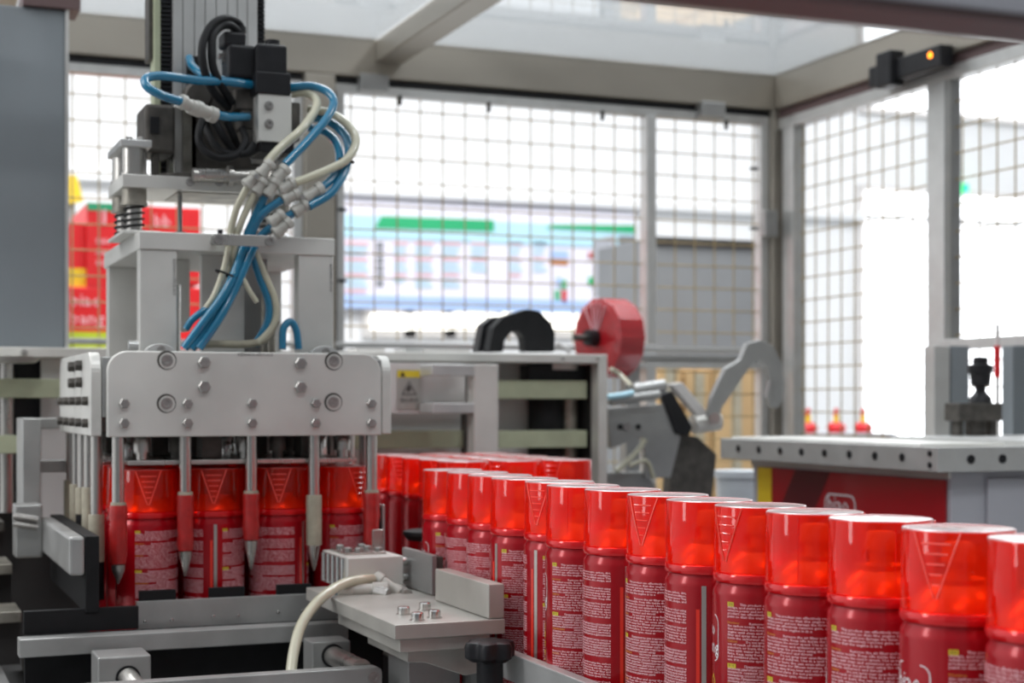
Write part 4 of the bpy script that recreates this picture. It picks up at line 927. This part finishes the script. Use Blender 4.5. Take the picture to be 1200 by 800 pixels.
def hall_box(nm, m, u0, u1, v0, v1, Y, dep, lab, cat, group=None):
    a = onY(u0, v1, Y); b = onY(u1, v0, Y); t = thing(nm, ((a.x+b.x)/2, Y+dep/2, a.z), lab, cat, group)
    box('body', m, a.x, b.x, Y, Y+dep, a.z, b.z, t, .004); return t, a, b
# switch column near the banner
t, a, b = hall_box('wall_box', 'cab', 716, 722, 276, 345, 7.0, .2, 'narrow white box at the right end of the banner', 'box')
box('dark_face', 'grey', a.x+.04, b.x+.10, 6.99, 7.0, a.z+.05, b.z, t, 0)
# grey shutter cabinet
a = onY(768, 620, 5.2); b = onY(900, 283, 5.2)
t = thing('steel_cabinet', ((a.x+b.x)/2, 5.4, 0), 'grey steel cabinet behind the mesh left of the corner post', 'cabinet')
box('body', 'grey', a.x, b.x, 5.2, 5.7, 0, b.z, t, .005); box('top_edge', 'dark', a.x, b.x, 5.19, 5.2, b.z-.03, b.z, t, 0)
# cardboard boxes
for i, (u0, u1, z0, z1, y) in enumerate(((770, 790, 0, .42, 4.7), (793, 838, 0, .44, 4.75), (842, 892, 0, .43, 4.72), (775, 826, .442, .83, 4.72), (829, 890, .442, .82, 4.75), (772, 800, .832, 1.38, 4.73), (803, 835, .832, 1.36, 4.76), (838, 888, .822, 1.38, 4.74))):
    a = onY(u0, 0, y); b = onY(u1, 0, y)
    t = thing('cardboard_box', ((a.x+b.x)/2, y+.15, z0), 'brown cardboard carton in the stack beyond the mesh, ' + ['lower left', 'lower middle', 'lower right', 'middle left', 'middle right', 'upper left', 'upper middle', 'upper right'][i], 'box', 'cardboard cartons stacked beyond the mesh')
    box('carton', 'card', a.x, b.x-.005, y, y+.3, z0, z1, t, .004); box('packing_tape', 'cream', (a.x+b.x)/2-.02, (a.x+b.x)/2+.02, y-.001, y, z0+.01, z1-.01, t, 0)
# red cartons at left
def redbox(u0, u1, v0, v1, Y, lab, lines, base=None, cap=None):
    a = onY(u0, v1, Y); b = onY(u1, v0, Y); t = thing('red_carton', ((a.x+b.x)/2, Y+.2, a.z), lab, 'box', 'red cartons beyond the left mesh')
    c = box('carton', 'rcard', a.x, b.x, Y, Y+.4, a.z, b.z, t, .004)
    if base: box('base_print', base, a.x+.001, b.x-.001, Y-.002, Y, a.z, a.z+(b.z-a.z)*.3, t, 0)
    if cap: box('top_print', cap, a.x+.001, b.x-.001, Y-.001, Y+.3, b.z-.02, b.z+.001, t, 0)
    for (lu, lv_, s, body) in lines: obj('carton_text', text_bm(body, s, (1, 0, 0), (0, 0, 1), onY(lu, lv_, Y-.003)), 'print_w', t)
    return t, a, b
a0 = onY(80, 410, 4.5)
pl = box('pallet_stand', 'card', a0.x-.2, onY(240, 0, 4.5).x, 4.45, 5.2, 0, onY(80, 412, 4.5).z); tag(pl, 'brown pallet stack carrying the red cartons', 'pallet')
redbox(72, 137, 337, 411, 4.5, 'red carton with lime green foot, lower one at the left edge', [(82, 358, .05, 'biao\nbang')], 'lime')
redbox(140, 240, 337, 411, 4.6, 'red carton behind the gripper legs, lower right of the stack', [(150, 355, .05, 'biao')])
redbox(102, 155, 240, 336.5, 4.5, 'tall red carton with dark green top, upper left of the stack', [(113, 262, .06, 'II'), (112, 285, .03, 'aaa\naaa\naaa')], None, 'grn')
redbox(72, 101, 262, 336.5, 4.52, 'narrow red and amber carton at the left edge beside the grey cabinet', [], 'skin')
redbox(158, 235, 244, 332, 4.6, 'red carton seen under the floating plate, upper right of the stack', [(180, 265, .05, 'bb')])
ys = thing('caution_sign', onY(89, 240, 6.5), 'small yellow caution board beyond the left mesh', 'sign')
obj('sign_board', a_prism(BM(), [onY(u, v, 6.5) for u, v in ((70, 240), (98, 236), (90, 205), (76, 205))], (0, .02, 0)), 'skin', ys); a = onY(80, 240, 6.5); box('sign_post', 'alu_dk', a.x, a.x+.03, 6.52, 6.54, 0, a.z+.02, ys, 0)
# red valve heads on pedestals seen low on the right
a = onY(930, 503, 4.6); b = onY(1030, 503, 4.6)
sh = box('low_bench', 'cab', a.x, b.x, 4.5, 4.9, 0, a.z-.012); tag(sh, 'pale bench beyond the right mesh carrying red valves', 'bench')
for i, (u, lab) in enumerate(((947, 'red and brass valve on the bench, nearest the corner post'), (980, 'red and brass valve in the middle of the bench'), (1012, 'red and brass valve beside the bright doorway'))):
    q = onY(u, 503, 4.6); t = thing('red_valve', (q.x, 4.6, a.z-.012), lab, 'valve', 'red valves on the bench')
    lathe('valve_body', 'rcard', (q.x, 4.6, a.z-.012), (q.x, 4.6, 9), [(0, .028), (.02, .034), (.035, .02)], t, 12)
    cyl('stem', 'skin', (q.x, 4.6, a.z+.02), (q.x, 4.6, a.z+.05), .010, t, 10); cyl('handle', 'rcard', (q.x-.004, 4.6, a.z+.045), (q.x+.002, 4.6, a.z+.07), .008, t, 8)
q = onY(1130, 220, 7.9); t = box('exit_light', 'exitg', q.x-.035, q.x+.035, 7.9, 7.98, q.z-.025, q.z+.025); tag(t, 'small green lit sign high on the hall wall, right', 'sign')
